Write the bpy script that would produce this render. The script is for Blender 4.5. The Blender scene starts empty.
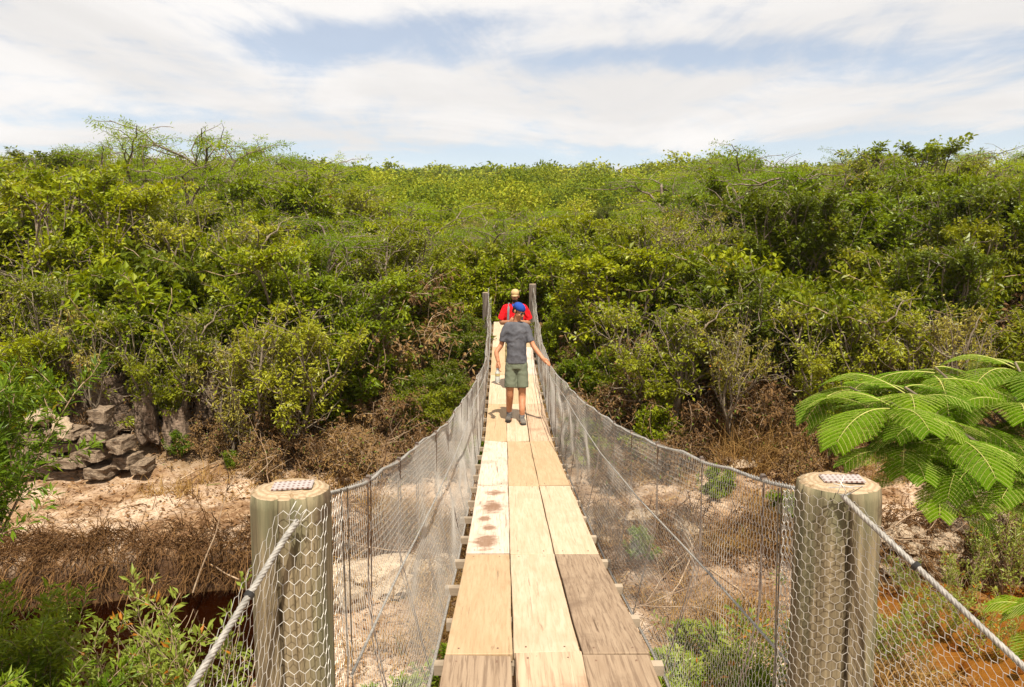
import bpy, bmesh, math, random
import numpy as np
from mathutils import Vector, Matrix, noise as mnoise

sc = bpy.context.scene
R = math.radians
EYE = 5.0
# ---------------------------------------------------------------- camera
PITCH, YAW = R(6.34), R(0.58)
cam = bpy.data.cameras.new('camera'); cam_o = bpy.data.objects.new('camera', cam)
sc.collection.objects.link(cam_o); sc.camera = cam_o
cam.sensor_width = 36; cam.lens = 796 / 1024 * 36
cam.clip_start = 0.05; cam.clip_end = 6000
cam_o.location = (0, 0, EYE)
cam_o.rotation_euler = (math.pi / 2 - PITCH, 0, -YAW)
# ---------------------------------------------------------------- sky + sun
SUN_EL, SUN_AZ = R(61), R(169)      # azimuth measured from +Y towards +X
sd = Vector((math.sin(SUN_AZ) * math.cos(SUN_EL), math.cos(SUN_AZ) * math.cos(SUN_EL), math.sin(SUN_EL)))
sun = bpy.data.lights.new('sun', 'SUN'); sun_o = bpy.data.objects.new('sun', sun)
sc.collection.objects.link(sun_o)
sun.energy = 4.6; sun.angle = R(0.53); sun.color = (1.0, 0.93, 0.80)
sun_o.rotation_euler = sd.to_track_quat('Z', 'Y').to_euler()
sc.view_settings.view_transform = 'Standard'; sc.view_settings.look = 'None'
sc.view_settings.gamma = 1; sc.view_settings.exposure = 0.84
try: sc.view_settings.use_curve_mapping = False
except Exception: pass
sc.cycles.max_bounces = 6; sc.cycles.transparent_max_bounces = 12
sc.cycles.diffuse_bounces = 3; sc.cycles.glossy_bounces = 2; sc.cycles.transmission_bounces = 4

class NT:
    def __init__(s, nt): s.nt = nt
    def n(s, t, **kw):
        nd = s.nt.nodes.new(t)
        for k, v in kw.items():
            if k.startswith('i_'):
                key = k[2:]
                nd.inputs[int(key) if key.isdigit() else key.replace('_', ' ')].default_value = v
            else: setattr(nd, k, v)
        return nd
    def l(s, a, b): s.nt.links.new(a, b)
    def put(s, sock, v):
        if hasattr(v, 'is_output') or isinstance(v, bpy.types.NodeSocket): s.l(v, sock)
        else: sock.default_value = v
    def m(s, op, a, b=0.0, c=0.0, clamp=False):
        nd = s.nt.nodes.new('ShaderNodeMath'); nd.operation = op; nd.use_clamp = clamp
        s.put(nd.inputs[0], a); s.put(nd.inputs[1], b); s.put(nd.inputs[2], c)
        return nd.outputs[0]
    def mix(s, f, a, b, bt='MIX'):
        nd = s.nt.nodes.new('ShaderNodeMix'); nd.data_type = 'RGBA'; nd.blend_type = bt
        s.put(nd.inputs[0], f)
        for i, v in ((6, a), (7, b)):
            if isinstance(v, tuple) and len(v) == 3: v = (*v, 1)
            s.put(nd.inputs[i], v)
        return nd.outputs[2]
    def noise(s, vec, scale, detail=4, rough=0.55, dist=0.0):
        nd = s.n('ShaderNodeTexNoise'); s.put(nd.inputs['Vector'], vec) if vec else None
        nd.inputs['Scale'].default_value = scale; nd.inputs['Detail'].default_value = detail
        nd.inputs['Roughness'].default_value = rough; nd.inputs['Distortion'].default_value = dist
        return nd.outputs[0]
    def ramp(s, f, stops, interp='LINEAR'):
        nd = s.n('ShaderNodeValToRGB'); s.put(nd.inputs[0], f); cr = nd.color_ramp; cr.interpolation = interp
        while len(cr.elements) > 1: cr.elements.remove(cr.elements[-1])
        for i, (p, c) in enumerate(stops):
            e = cr.elements[0] if i == 0 else cr.elements.new(p)
            e.position = p; e.color = (*c, 1) if len(c) == 3 else c
        return nd.outputs[0]
    def smooth(s, v, a, b, lo=0.0, hi=1.0):
        nd = s.n('ShaderNodeMapRange', interpolation_type='SMOOTHSTEP')
        s.put(nd.inputs[0], v); nd.inputs[1].default_value = a; nd.inputs[2].default_value = b
        nd.inputs[3].default_value = lo; nd.inputs[4].default_value = hi
        return nd.outputs[0]
    def mapping(s, vec, scale=(1, 1, 1), loc=(0, 0, 0)):
        nd = s.n('ShaderNodeMapping'); s.l(vec, nd.inputs[0]); nd.inputs['Scale'].default_value = scale
        nd.inputs['Location'].default_value = loc; return nd.outputs[0]

w = bpy.data.worlds.new('World'); sc.world = w; w.use_nodes = True
w.node_tree.nodes.clear(); N = NT(w.node_tree)
sky = N.n('ShaderNodeTexSky', sky_type='NISHITA', sun_disc=False)
sky.sun_elevation = SUN_EL; sky.sun_rotation = SUN_AZ; sky.altitude = 600; sky.dust_density = 1.2
tc = N.n('ShaderNodeTexCoord'); sp = N.n('ShaderNodeSeparateXYZ'); N.l(tc.outputs['Generated'], sp.inputs[0])
X, Y, Z = sp.outputs
az = N.m('ARCTAN2', X, Y); el = N.m('ARCSINE', Z)
zz = N.m('ADD', N.m('MAXIMUM', Z, 0.0), 0.06)
px = N.m('DIVIDE', X, zz); py = N.m('DIVIDE', Y, zz)
cb = N.n('ShaderNodeCombineXYZ'); N.l(px, cb.inputs[0]); N.l(py, cb.inputs[1])
cv = N.mapping(cb.outputs[0], (0.42, 0.34, 1), (3.1, 1.7, 0))
n1 = N.noise(cv, 1.0, 7, 0.6, 0.9)
n2 = N.noise(N.mapping(cb.outputs[0], (1.3, 0.62, 1), (7, 2, 0)), 1.0, 6, 0.62, 1.4)
wob = N.m('MULTIPLY', N.m('SUBTRACT', n1, 0.5), 0.10)
def gap(a0, e0, wa, we, amp, tilt=0.0):
    da = N.m('DIVIDE', N.m('SUBTRACT', az, a0), wa)
    ec = N.m('ADD', N.m('ADD', el, wob), N.m('MULTIPLY', N.m('SUBTRACT', az, a0), tilt))
    de = N.m('DIVIDE', N.m('SUBTRACT', ec, e0), we)
    q = N.m('ADD', N.m('MULTIPLY', da, da), N.m('MULTIPLY', de, de))
    return N.m('MULTIPLY', N.m('EXPONENT', N.m('MULTIPLY', q, -1.0)), amp)
g = None
for a in [(-.19, .252, .17, .026, .95, -.12), (.22, .222, .30, .022, .9, .04), (-.42, .150, .33, .013, .6, 0), (.17, .118, .36, .018, .95, 0), (-.3, .105, .5, .010, .7, 0),
          (.02, .275, .18, .016, .4, 0), (.75, .19, .25, .03, .7, 0), (-.9, .22, .3, .04, .8, 0), (.55, .108, .35, .014, .8, 0)]:
    v = gap(*a); g = v if g is None else N.m('ADD', g, v)
cover = N.m('ADD', N.m('MULTIPLY', N.m('SUBTRACT', n2, 0.5), 2.2), 0.98)
cover = N.m('ADD', cover, N.m('MULTIPLY', N.m('SUBTRACT', n1, 0.5), 0.7))
rot = N.n('ShaderNodeMapping'); N.l(cb.outputs[0], rot.inputs[0]); rot.inputs['Rotation'].default_value = (0, 0, R(24)); rot.inputs['Scale'].default_value = (.8, .9, 1)
n3 = N.noise(rot.outputs[0], 1.0, 8, 0.68, 2.2)
cover = N.m('ADD', cover, N.m('MULTIPLY', N.m('SUBTRACT', n3, 0.5), 1.7))
cover = N.m('ADD', cover, gap(-.095, .209, .045, .009, 1.0, .15))
cover = N.m('SUBTRACT', cover, g, clamp=True)
cover = N.smooth(cover, 0.0, 1.0, 0.30, 1.0)
skyb = N.mix(1.0, sky.outputs[0], (1.52, 1.38, 1.28), 'MULTIPLY')
ccol = N.mix(N.smooth(n1, .35, .65), (7.2, 7.0, 6.85), (8.6, 8.35, 8.15))
col = N.mix(cover, skyb, ccol)
bg = N.n('ShaderNodeBackground'); bg.inputs[1].default_value = 0.066; N.l(col, bg.inputs[0])
wo = N.n('ShaderNodeOutputWorld'); N.l(bg.outputs[0], wo.inputs[0])

# ---------------------------------------------------------------- helpers
def link(o, parent=None):
    sc.collection.objects.link(o)
    if parent is not None: o.parent = parent
    return o
def tag(o, label=None, cat=None, group=None, kind=None):
    if label: o['label'] = label
    if cat: o['category'] = cat
    if group: o['group'] = group
    if kind: o['kind'] = kind
    return o
def empty(name, loc=(0, 0, 0), rz=0):
    o = bpy.data.objects.new(name, None); o.location = loc; o.rotation_euler = (0, 0, rz)
    o.empty_display_size = 0.2
    return link(o)
def np_mesh(name, V, F, mat, smooth=False, attrs=None):
    """V (n,3); F (m,k) same size polygons"""
    V = np.asarray(V, np.float32); F = np.asarray(F, np.int32)
    me = bpy.data.meshes.new(name); k = F.shape[1]
    me.vertices.add(len(V)); me.vertices.foreach_set('co', V.ravel())
    me.loops.add(F.size); me.loops.foreach_set('vertex_index', F.ravel())
    me.polygons.add(len(F)); me.polygons.foreach_set('loop_start', np.arange(0, F.size, k, dtype=np.int32))
    me.polygons.foreach_set('loop_total', np.full(len(F), k, np.int32))
    me.polygons.foreach_set('use_smooth', np.full(len(F), bool(smooth)))
    me.materials.append(mat)
    for an, arr in (attrs or {}).items():
        at = me.attributes.new(an, 'FLOAT', 'POINT'); at.data.foreach_set('value', np.asarray(arr, np.float32))
    me.update(calc_edges=True)
    return me
def mk(name, me, parent=None, loc=None):
    o = bpy.data.objects.new(name, me)
    if loc is not None: o.location = loc
    return link(o, parent)
class Tubes:
    """collects tapered tubes and boxes into one quad mesh"""
    def __init__(s): s.V = []; s.F = []; s.n = 0
    def tube(s, pts, rad, k=6, cap=True):
        P = np.asarray(pts, float); n = len(P)
        rad = np.full(n, rad) if np.isscalar(rad) else np.asarray(rad, float)
        T = np.gradient(P, axis=0); T /= np.linalg.norm(T, axis=1)[:, None] + 1e-9
        up = np.array([0, 0, 1.]) if abs(T[:, 2]).mean() < .8 else np.array([0, 1., 0])
        A = np.cross(T, up); A /= np.linalg.norm(A, axis=1)[:, None] + 1e-9
        B = np.cross(T, A)
        an = np.arange(k) * 2 * np.pi / k
        ring = P[:, None, :] + rad[:, None, None] * (np.cos(an)[None, :, None] * A[:, None, :] + np.sin(an)[None, :, None] * B[:, None, :])
        s.V.append(ring.reshape(-1, 3))
        i = np.arange(n - 1)[:, None] * k; j = np.arange(k)[None, :]; j2 = (j + 1) % k
        f = np.stack([i + j, i + j2, i + k + j2, i + k + j], -1).reshape(-1, 4) + s.n
        s.F.append(f); s.n += n * k
        if cap:
            for base, c in ((0, P[0]), ((n - 1) * k, P[-1])):
                s.V.append(c[None]); ci = s.n; s.n += 1
                off = ci - n * k - (0 if base == 0 else 1)
                jj = np.arange(0, k, 2)
                s.F.append(np.stack([np.full(len(jj), ci), off + base + jj, off + base + (jj + 1) % k, off + base + (jj + 2) % k], -1))
        return s
    def box(s, c, size, rot=None):
        h = np.array(size) / 2; v = np.array([[x, y, z] for x in (-1, 1) for y in (-1, 1) for z in (-1, 1)]) * h
        if rot is not None: v = v @ np.array(rot.to_3x3()).T
        s.V.append(v + np.array(c))
        s.F.append(np.array([[0, 1, 3, 2], [4, 6, 7, 5], [0, 4, 5, 1], [2, 3, 7, 6], [0, 2, 6, 4], [1, 5, 7, 3]]) + s.n); s.n += 8
        return s
    def build(s, name, mat, parent=None, smooth=True):
        return mk(name, np_mesh(name, np.concatenate(s.V), np.concatenate(s.F), mat, smooth), parent)
def fbm(x, y, z=0.0, o=4): return mnoise.fractal(Vector((x, y, z)), 0.9, 2.1, o)

# projection used only to word the labels (left to right order)
f_ = 796.; Fv = np.array([math.sin(YAW) * math.cos(PITCH), math.cos(YAW) * math.cos(PITCH), -math.sin(PITCH)])
Rv = np.array([math.cos(YAW), -math.sin(YAW), 0]); Uv = np.cross(Rv, Fv)
def proj(P):
    P = np.array(P, float) - np.array([0, 0, EYE]); d = P @ Fv
    return 512 + f_ * (P @ Rv) / d, 343.5 - f_ * (P @ Uv) / d
ORD = ['leftmost', 'second from left', 'third from left', 'fourth from left', 'fifth from left', 'sixth from left', 'seventh from left', 'eighth from left', 'ninth from left', 'tenth from left']
def nth(i, n):
    if n == 1: return 'the only one of its look there'
    if i < 10 and i <= (n - 1) / 2: return ORD[i]
    j = n - 1 - i
    if j < 10: return ORD[j].replace('left', 'right')
    tens = ['eleventh', 'twelfth', 'thirteenth', 'fourteenth', 'fifteenth', 'sixteenth', 'seventeenth', 'eighteenth', 'nineteenth', 'twentieth']
    return tens[min(i, j) - 10] + (' from left' if i <= j else ' from right') if min(i, j) < 20 else 'near the middle'
REG = {}
def reg(o, text, cat, group, P): REG.setdefault(text, []).append((o, cat, group, proj(P)[0]))
def flush_labels():
    for text, L in REG.items():
        L.sort(key=lambda t: t[3])
        for i, (o, cat, group, _) in enumerate(L):
            o['category'] = cat
            if group: o['group'] = group
            o['label'] = text if len(L) == 1 else f'{text}, {nth(i, len(L))}'

# ---------------------------------------------------------------- materials
def new_mat(name):
    m = bpy.data.materials.new(name); m.use_nodes = True; m.node_tree.nodes.clear()
    n = NT(m.node_tree); out = n.n('ShaderNodeOutputMaterial'); return m, n, out
def bsdf(n, out, col, rough=0.8, bump=None, bs=0.3, bd=0.01, spec=0.3, metal=0.0):
    b = n.n('ShaderNodeBsdfPrincipled'); n.put(b.inputs['Base Color'], (*col, 1) if isinstance(col, tuple) and len(col) == 3 else col)
    n.put(b.inputs['Roughness'], rough); b.inputs['Specular IOR Level'].default_value = spec; n.put(b.inputs['Metallic'], metal)
    if bump is not None:
        bm_ = n.n('ShaderNodeBump'); bm_.inputs['Strength'].default_value = bs; bm_.inputs['Distance'].default_value = bd
        n.l(bump, bm_.inputs['Height']); n.l(bm_.outputs[0], b.inputs['Normal'])
    if out: n.l(b.outputs[0], out.inputs[0])
    return b
def simple(name, c1, c2, scale=8, rough=0.8, bs=0.3, bd=0.005, spec=0.3, metal=0.0, stretch=(1, 1, 1)):
    m, n, out = new_mat(name); t = n.n('ShaderNodeTexCoord').outputs['Object']
    v = n.mapping(t, stretch); f = n.noise(v, scale, 5, .6)
    bsdf(n, out, n.mix(n.smooth(f, .3, .7), c1, c2), rough, f, bs, bd, spec, metal); return m
def leaf_mat(name, stops, trans=0.35, odd=None, rough=0.38, treevar=0.5, attr_tree=False, spec=.22):
    m, n, out = new_mat(name)
    a = n.n('ShaderNodeAttribute', attribute_name='rnd').outputs['Fac']
    oi = n.n('ShaderNodeObjectInfo').outputs['Random']
    if attr_tree: oi = n.n('ShaderNodeAttribute', attribute_name='tree').outputs['Fac']
    f = n.m('ADD', n.m('MULTIPLY', a, 1 - treevar), n.m('MULTIPLY', oi, treevar))
    c = n.ramp(f, stops)
    if odd: 
        for (lo, hi, oc) in odd:
            sel = n.m('MULTIPLY', n.m('GREATER_THAN', a, lo), n.m('LESS_THAN', a, hi)); c = n.mix(sel, c, oc)
    b = bsdf(n, None, c, rough, spec=spec)
    tr = n.n('ShaderNodeBsdfTranslucent')
    n.l(n.mix(1.0, c, (1.25, 1.15, 0.5), 'MULTIPLY'), tr.inputs[0])
    mx = n.n('ShaderNodeMixShader'); mx.inputs[0].default_value = trans
    n.l(b.outputs[0], mx.inputs[1]); n.l(tr.outputs[0], mx.inputs[2]); n.l(mx.outputs[0], out.inputs[0])
    return m
ORANGE = (.42, .17, .02); YEL = (.42, .33, .03); PALE = (.36, .36, .18)
M = {}
M['leaf_broad'] = leaf_mat('leaf_broad', [(0, (.055, .10, .003)), (.5, (.185, .235, .005)), (1, (.40, .405, .012))], odd=[(.94, .96, PALE), (.96, .982, YEL), (.982, 2, ORANGE)])
M['leaf_olive'] = leaf_mat('leaf_olive', [(0, (.085, .11, .006)), (.5, (.23, .255, .010)), (1, (.43, .42, .035))], odd=[(.88, .96, PALE), (.96, .985, YEL), (.985, 2, ORANGE)])
M['leaf_feather'] = leaf_mat('leaf_feather', [(0, (.09, .165, .002)), (.5, (.22, .31, .003)), (1, (.40, .47, .008))], trans=.42)
M['leaf_dark'] = leaf_mat('leaf_dark', [(0, (.05, .08, .003)), (.5, (.13, .16, .005)), (1, (.29, .29, .010))], odd=[(.97, 2, YEL)])
M['leaf_twiggy'] = leaf_mat('leaf_twiggy', [(0, (.14, .13, .02)), (.5, (.30, .27, .04)), (1, (.48, .41, .11))], odd=[(.8, .93, PALE), (.95, 2, ORANGE)])
M['leaf_bush'] = leaf_mat('leaf_bush', [(0, (0.069, 0.132, 0.008)), (.5, (0.150, 0.220, 0.012)), (1, (0.347, 0.374, 0.040))], odd=[(.96, 2, YEL)])
M['leaf_sprig'] = leaf_mat('leaf_sprig', [(0, (.12, .16, .02)), (.5, (.22, .27, .04)), (1, (.36, .38, .08))], odd=[(.9, 2, ORANGE)])
M['leaf_fern'] = leaf_mat('leaf_fern', [(0, (.065, .15, .0005)), (.5, (.112, .212, .001)), (1, (.19, .30, .002))], trans=.30, rough=.6, spec=.12)
M['leaf_drybush'] = leaf_mat('leaf_drybush', [(0, (.06, .03, .010)), (.5, (.15, .08, .028)), (1, (.30, .19, .07))], trans=.15, rough=.8, odd=[(.86, 2, (.12, .17, .02))])
M['leaf_dry'] = leaf_mat('leaf_dry', [(0, (.10, .045, .018)), (.45, (.26, .14, .06)), (.8, (.42, .27, .13)), (1, (.55, .42, .26))], trans=.15, rough=.8)
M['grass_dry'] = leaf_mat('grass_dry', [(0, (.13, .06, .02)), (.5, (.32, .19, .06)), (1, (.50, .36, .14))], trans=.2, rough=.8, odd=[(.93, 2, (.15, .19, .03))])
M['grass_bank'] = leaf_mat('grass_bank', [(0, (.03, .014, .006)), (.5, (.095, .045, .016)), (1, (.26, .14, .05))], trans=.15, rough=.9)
M['far_leaf'] = leaf_mat('far_leaf', [(0, (.045, .08, .004)), (.35, (.12, .165, .005)), (.65, (.25, .285, .008)), (1, (.38, .36, .03))], trans=.3, treevar=.55, attr_tree=True, rough=.8)
M['bark'] = simple('bark', (.09, .06, .04), (.24, .19, .14), 9, .9, .6, .02, stretch=(1, 1, .3))
M['bark_pale'] = simple('bark_pale', (.10, .075, .05), (.24, .19, .135), 9, .9, .6, .02, stretch=(1, 1, .3))
M['twig'] = simple('twig', (.20, .12, .07), (.42, .31, .20), 14, .9, .3, .01)
M['green_stem'] = simple('green_stem', (.30, .32, .06), (.42, .40, .12), 14, .7, .2, .01)

def rock_mat(name, c1, c2, c3, scale=2.5, strata=0.0):
    m, n, out = new_mat(name); t = n.n('ShaderNodeTexCoord').outputs['Object']
    f = n.noise(t, scale, 8, .65, .4); f2 = n.noise(t, scale * 4, 6, .7)
    c = n.mix(n.smooth(f, .35, .62), c1, c2); c = n.mix(n.smooth(f2, .55, .72), c, c3)
    h = f2
    if strata:
        st = n.noise(n.mapping(t, (1.2, 1.2, 9)), 1.6, 6, .6, .3)
        c = n.mix(n.smooth(st, .36, .44, strata, 0), c, (.045, .032, .024)); h = n.m('ADD', f2, st)
    bsdf(n, out, c, .92, h, .8, .05, .15); return m
M['rock'] = rock_mat('rock', (.15, .105, .07), (.32, .235, .16), (.45, .36, .26), strata=.9)
M['rock_dark'] = rock_mat('rock_dark', (.10, .072, .05), (.24, .17, .12), (.33, .25, .18), strata=.95)
M['stone_pale'] = rock_mat('stone_pale', (.36, .255, .165), (.54, .42, .29), (.64, .54, .41), 5)
M['stone_wet'] = rock_mat('stone_wet', (.16, .07, .02), (.34, .16, .04), (.42, .25, .10), 5)

# ---------------------------------------------------------------- ground
def sst(a, b, x): t = np.clip((x - a) / (b - a), 0, 1); return t * t * (3 - 2 * t)
def base_h(x, y):
    x = np.asarray(x, float); y = np.asarray(y, float)
    yy = y - .45 * np.sin(x * .33 + .8) - .2 * np.sin(x * 1.1)          # far bank wanders
    far = np.interp(yy, [10.6, 11.55, 11.75, 12.4, 14.6, 17.2, 20, 30, 45, 70, 102, 150, 235, 330, 900, 3000],
                        [-.35, -.20, .55, .78, 1.05, 2.05, 3.10, 3.2, 3.6, 6.0, 10.2, 12.0, 25.0, 33.5, 30, 20])
    near = np.interp(y, [-200, -3, 1.6, 2.8, 4.5, 6.8, 8.6], [6, 3.7, 3.38, 2.75, 1.7, .35, -.35])
    h = np.maximum(far, near)
    bar = .42 * sst(-3.2, -1.9, x) * sst(5.3, 4.3, x) * sst(5.0, 7.0, y) * (1 - sst(11.5, 12.6, y))   # gravel bar under the bridge
    h = np.where((y > 5) & (y < 12.6), np.maximum(h, bar * 1.3 - .35 * (bar < .05)), h)
    shallow = sst(4.3, 5.0, x) * (y > 6) * (y < 11.8) * .2
    h = np.where(h < -.1, h + shallow, h)
    side = sst(8, 17, np.abs(x - .5)) * sst(22, 40, y) * (1 - sst(75, 140, y)) * 1.5 * np.where(x < 0, 1.05, .95)
    return h + side
def ground_h(x, y, detail=True):
    h = float(base_h(x, y))
    if detail:
        amp = .10 if y < 25 else min(.35 + (y - 25) * .02, 3.0)
        fr = .55 if y < 25 else .25 if y < 70 else .03
        h += amp * fbm(x * fr, y * fr, 3.3)
        if 9 < y < 24: h += .045 * fbm(x * 2.3, y * 2.3, 9.1) + (.12 * max(0, fbm(x * .9, y * .9, 5.0)) if y > 12 else .03 * fbm(x * 5, y * 5))
    return h
def axis(fine, lo, hi, a, b, growth=1.07):
    v = list(np.arange(a, b, fine)); s = fine; x = b
    while x < hi: v.append(x); s *= growth; x += s
    v.append(hi); s = fine; x = a; pre = []
    while x > lo: s *= growth; x -= s; pre.append(max(x, lo))
    return np.array(pre[::-1] + v)
gx = axis(.13, -1500, 1500, -12, 12); gy = axis(.12, -60, 3000, 0.5, 22)
GX, GY = np.meshgrid(gx, gy); GZ = np.array([ground_h(a, b) for a, b in zip(GX.ravel(), GY.ravel())])
nx, ny = len(gx), len(gy); i = np.arange(ny - 1)[:, None] * nx + np.arange(nx - 1)[None]
gF = np.stack([i, i + 1, i + nx + 1, i + nx], -1).reshape(-1, 4)
m, n, out = new_mat('ground_soil'); t = n.n('ShaderNodeNewGeometry').outputs['Position']
a1 = n.noise(t, .9, 7, .65, .3); a2 = n.noise(t, 6, 6, .7); a3 = n.noise(t, 28, 4, .7)
c = n.mix(n.smooth(a1, .42, .58), (.18, .10, .05), (.51, .38, .27))
c = n.mix(n.smooth(a2, .45, .62), c, (.34, .22, .125)); c = n.mix(n.smooth(a3, .52, .64), c, (.10, .05, .022))
s2 = n.n('ShaderNodeSeparateXYZ'); n.l(t, s2.inputs[0])
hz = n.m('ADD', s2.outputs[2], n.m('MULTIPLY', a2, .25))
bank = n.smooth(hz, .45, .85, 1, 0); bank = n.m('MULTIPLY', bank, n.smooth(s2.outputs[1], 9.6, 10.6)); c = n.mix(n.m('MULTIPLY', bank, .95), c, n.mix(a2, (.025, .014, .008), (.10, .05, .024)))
wet = n.smooth(s2.outputs[2], -.05, .05, 1, 0)
rt = n.smooth(s2.outputs[0], 2.5, 4.6)
bed = n.mix(rt, n.mix(a1, (.05, .026, .010), (.11, .055, .018)), n.mix(a2, (.10, .055, .018), (.42, .27, .12)))
c = n.mix(wet, c, bed)
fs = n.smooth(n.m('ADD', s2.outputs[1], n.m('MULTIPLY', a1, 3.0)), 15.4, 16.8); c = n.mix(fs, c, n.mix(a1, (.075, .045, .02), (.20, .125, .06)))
bsdf(n, out, c, .95, n.m('ADD', a2, a3), .7, .04, .1); M['ground'] = m
go = mk('ground', np_mesh('ground', np.stack([GX.ravel(), GY.ravel(), GZ], -1), gF, m, True)); tag(go, kind='structure')

# ---------------------------------------------------------------- water
m, n, out = new_mat('tea_water'); t = n.n('ShaderNodeNewGeometry').outputs['Position']
wn = n.noise(t, 5, 3, .5, .5); bp = n.n('ShaderNodeBump'); bp.inputs['Strength'].default_value = .6; bp.inputs['Distance'].default_value = .01; n.l(wn, bp.inputs['Height'])
gl = n.n('ShaderNodeBsdfGlossy'); gl.inputs['Roughness'].default_value = .06; n.l(bp.outputs[0], gl.inputs['Normal'])
tr = n.n('ShaderNodeBsdfTransparent'); 
s2 = n.n('ShaderNodeSeparateXYZ'); n.l(t, s2.inputs[0])
n.l(n.mix(n.smooth(s2.outputs[0], 2, 4.6), (.34, .20, .10), (.85, .66, .40)), tr.inputs[0])
fr = n.n('ShaderNodeFresnel'); fr.inputs[0].default_value = 1.33; n.l(bp.outputs[0], fr.inputs['Normal'])
mx = n.n('ShaderNodeMixShader'); n.l(fr.outputs[0], mx.inputs[0]); n.l(tr.outputs[0], mx.inputs[1]); n.l(gl.outputs[0], mx.inputs[2]); n.l(mx.outputs[0], out.inputs[0])
wm = np_mesh('stream_water', [(-60, 4.5, -.02), (60, 4.5, -.02), (60, 14.5, -.02), (-60, 14.5, -.02)], [(0, 1, 2, 3)], m)
tag(mk('stream_water', wm), kind='structure')

# ---------------------------------------------------------------- leaves / plants
def leaf_arrays(C, D, Nn, L, W, fold=.18):
    D = D / (np.linalg.norm(D, axis=1)[:, None] + 1e-9)
    S = np.cross(D, Nn); S /= np.linalg.norm(S, axis=1)[:, None] + 1e-9
    Nn = np.cross(S, D)
    L = L[:, None]; W = W[:, None]
    v0 = C; v2 = C + D * L - Nn * L * .12; mid = C + D * L * .5 + Nn * W * fold
    v1 = mid + S * W * .5; v3 = mid - S * W * .5
    V = np.stack([v0, v1, v2, v3], 1).reshape(-1, 3)
    F = np.arange(len(C) * 4).reshape(-1, 4)
    return V, F
def unit(v): return v / (np.linalg.norm(v, axis=-1, keepdims=True) + 1e-9)
def grow_tree(seed, H, W, nst, lean, kids, lv, upb, flat, gn=.35, r0=.07, base=.18):
    """skeleton: returns tubes [(pts,rad)], twigs [(p0,p1)]"""
    rs = np.random.RandomState(seed); tubes = []; twigs = []
    def seg(p, d, L, r, level):
        nseg = 5 if level < 2 else 3; pts = [p]; dd = d.copy()
        for k in range(nseg):
            up = np.array([0, 0, upb[level]]) 
            dd = unit(dd + rs.normal(0, gn, 3) * np.array([1, 1, .8]) + up * .35)
            if flat and level >= 1: dd[2] *= flat; dd = unit(dd)
            pts.append(pts[-1] + dd * L / nseg)
        pts = np.array(pts); r1 = r * (.55 if level < lv else .4)
        tubes.append((pts, np.linspace(r, r1, nseg + 1)))
        if level >= lv - 1:
            for a, b in zip(pts[:-1], pts[1:]): twigs.append((a, b))
        if level < lv:
            nk = kids[level]
            for k in range(nk):
                tt = (k + .6 + rs.rand() * .4) / nk if level else .35 + .65 * (k + .5 * rs.rand()) / (nk - .5)
                tt = min(tt, 1.0); ii = tt * nseg; i0 = min(int(ii), nseg - 1); q = pts[i0] + (pts[i0 + 1] - pts[i0]) * (ii - i0)
                a = rs.rand() * 6.283 + k * 2.4; out = np.array([math.cos(a), math.sin(a), .25 + .3 * rs.rand()])
                nd = unit(dd * (.55 if k < nk - 1 else 1.2) + out * (.95 if k < nk - 1 else .3))
                seg(q, nd, L * (.62 + .25 * rs.rand()), r * .52, level + 1)
    for s in range(nst):
        a = s * 6.283 / nst + rs.rand() * 1.2; d = unit(np.array([math.cos(a) * lean, math.sin(a) * lean, 1.]))
        p = np.array([math.cos(a) * .12 * (nst > 1), math.sin(a) * .12 * (nst > 1), -base])
        seg(p, d, H * .46 * (.8 + .4 * rs.rand()), r0 * (.8 + .4 * rs.rand()), 0)
    # rein in stray shoots, then fit to the wanted height and width
    zs = np.concatenate([np.stack(t) for t in twigs])[:, 2]; zq = np.percentile(zs, 86)
    def rein(p):
        p = p.copy(); z = p[..., 2]; p[..., 2] = np.where(z > zq, zq + (z - zq) * .42, z); return p
    tubes = [(rein(p), r) for p, r in tubes]; twigs = [(rein(a), rein(b)) for a, b in twigs]
    allp = np.concatenate([t[0] for t in tubes]); top = allp[:, 2].max(); rad = np.percentile(np.hypot(allp[:, 0], allp[:, 1]), 97)
    sz = H / top; sx = (W / 2) / rad
    S = np.array([sx, sx, sz])
    tubes = [(p * S, r) for p, r in tubes]; twigs = [(a * S, b * S) for a, b in twigs]
    return tubes, twigs
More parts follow.
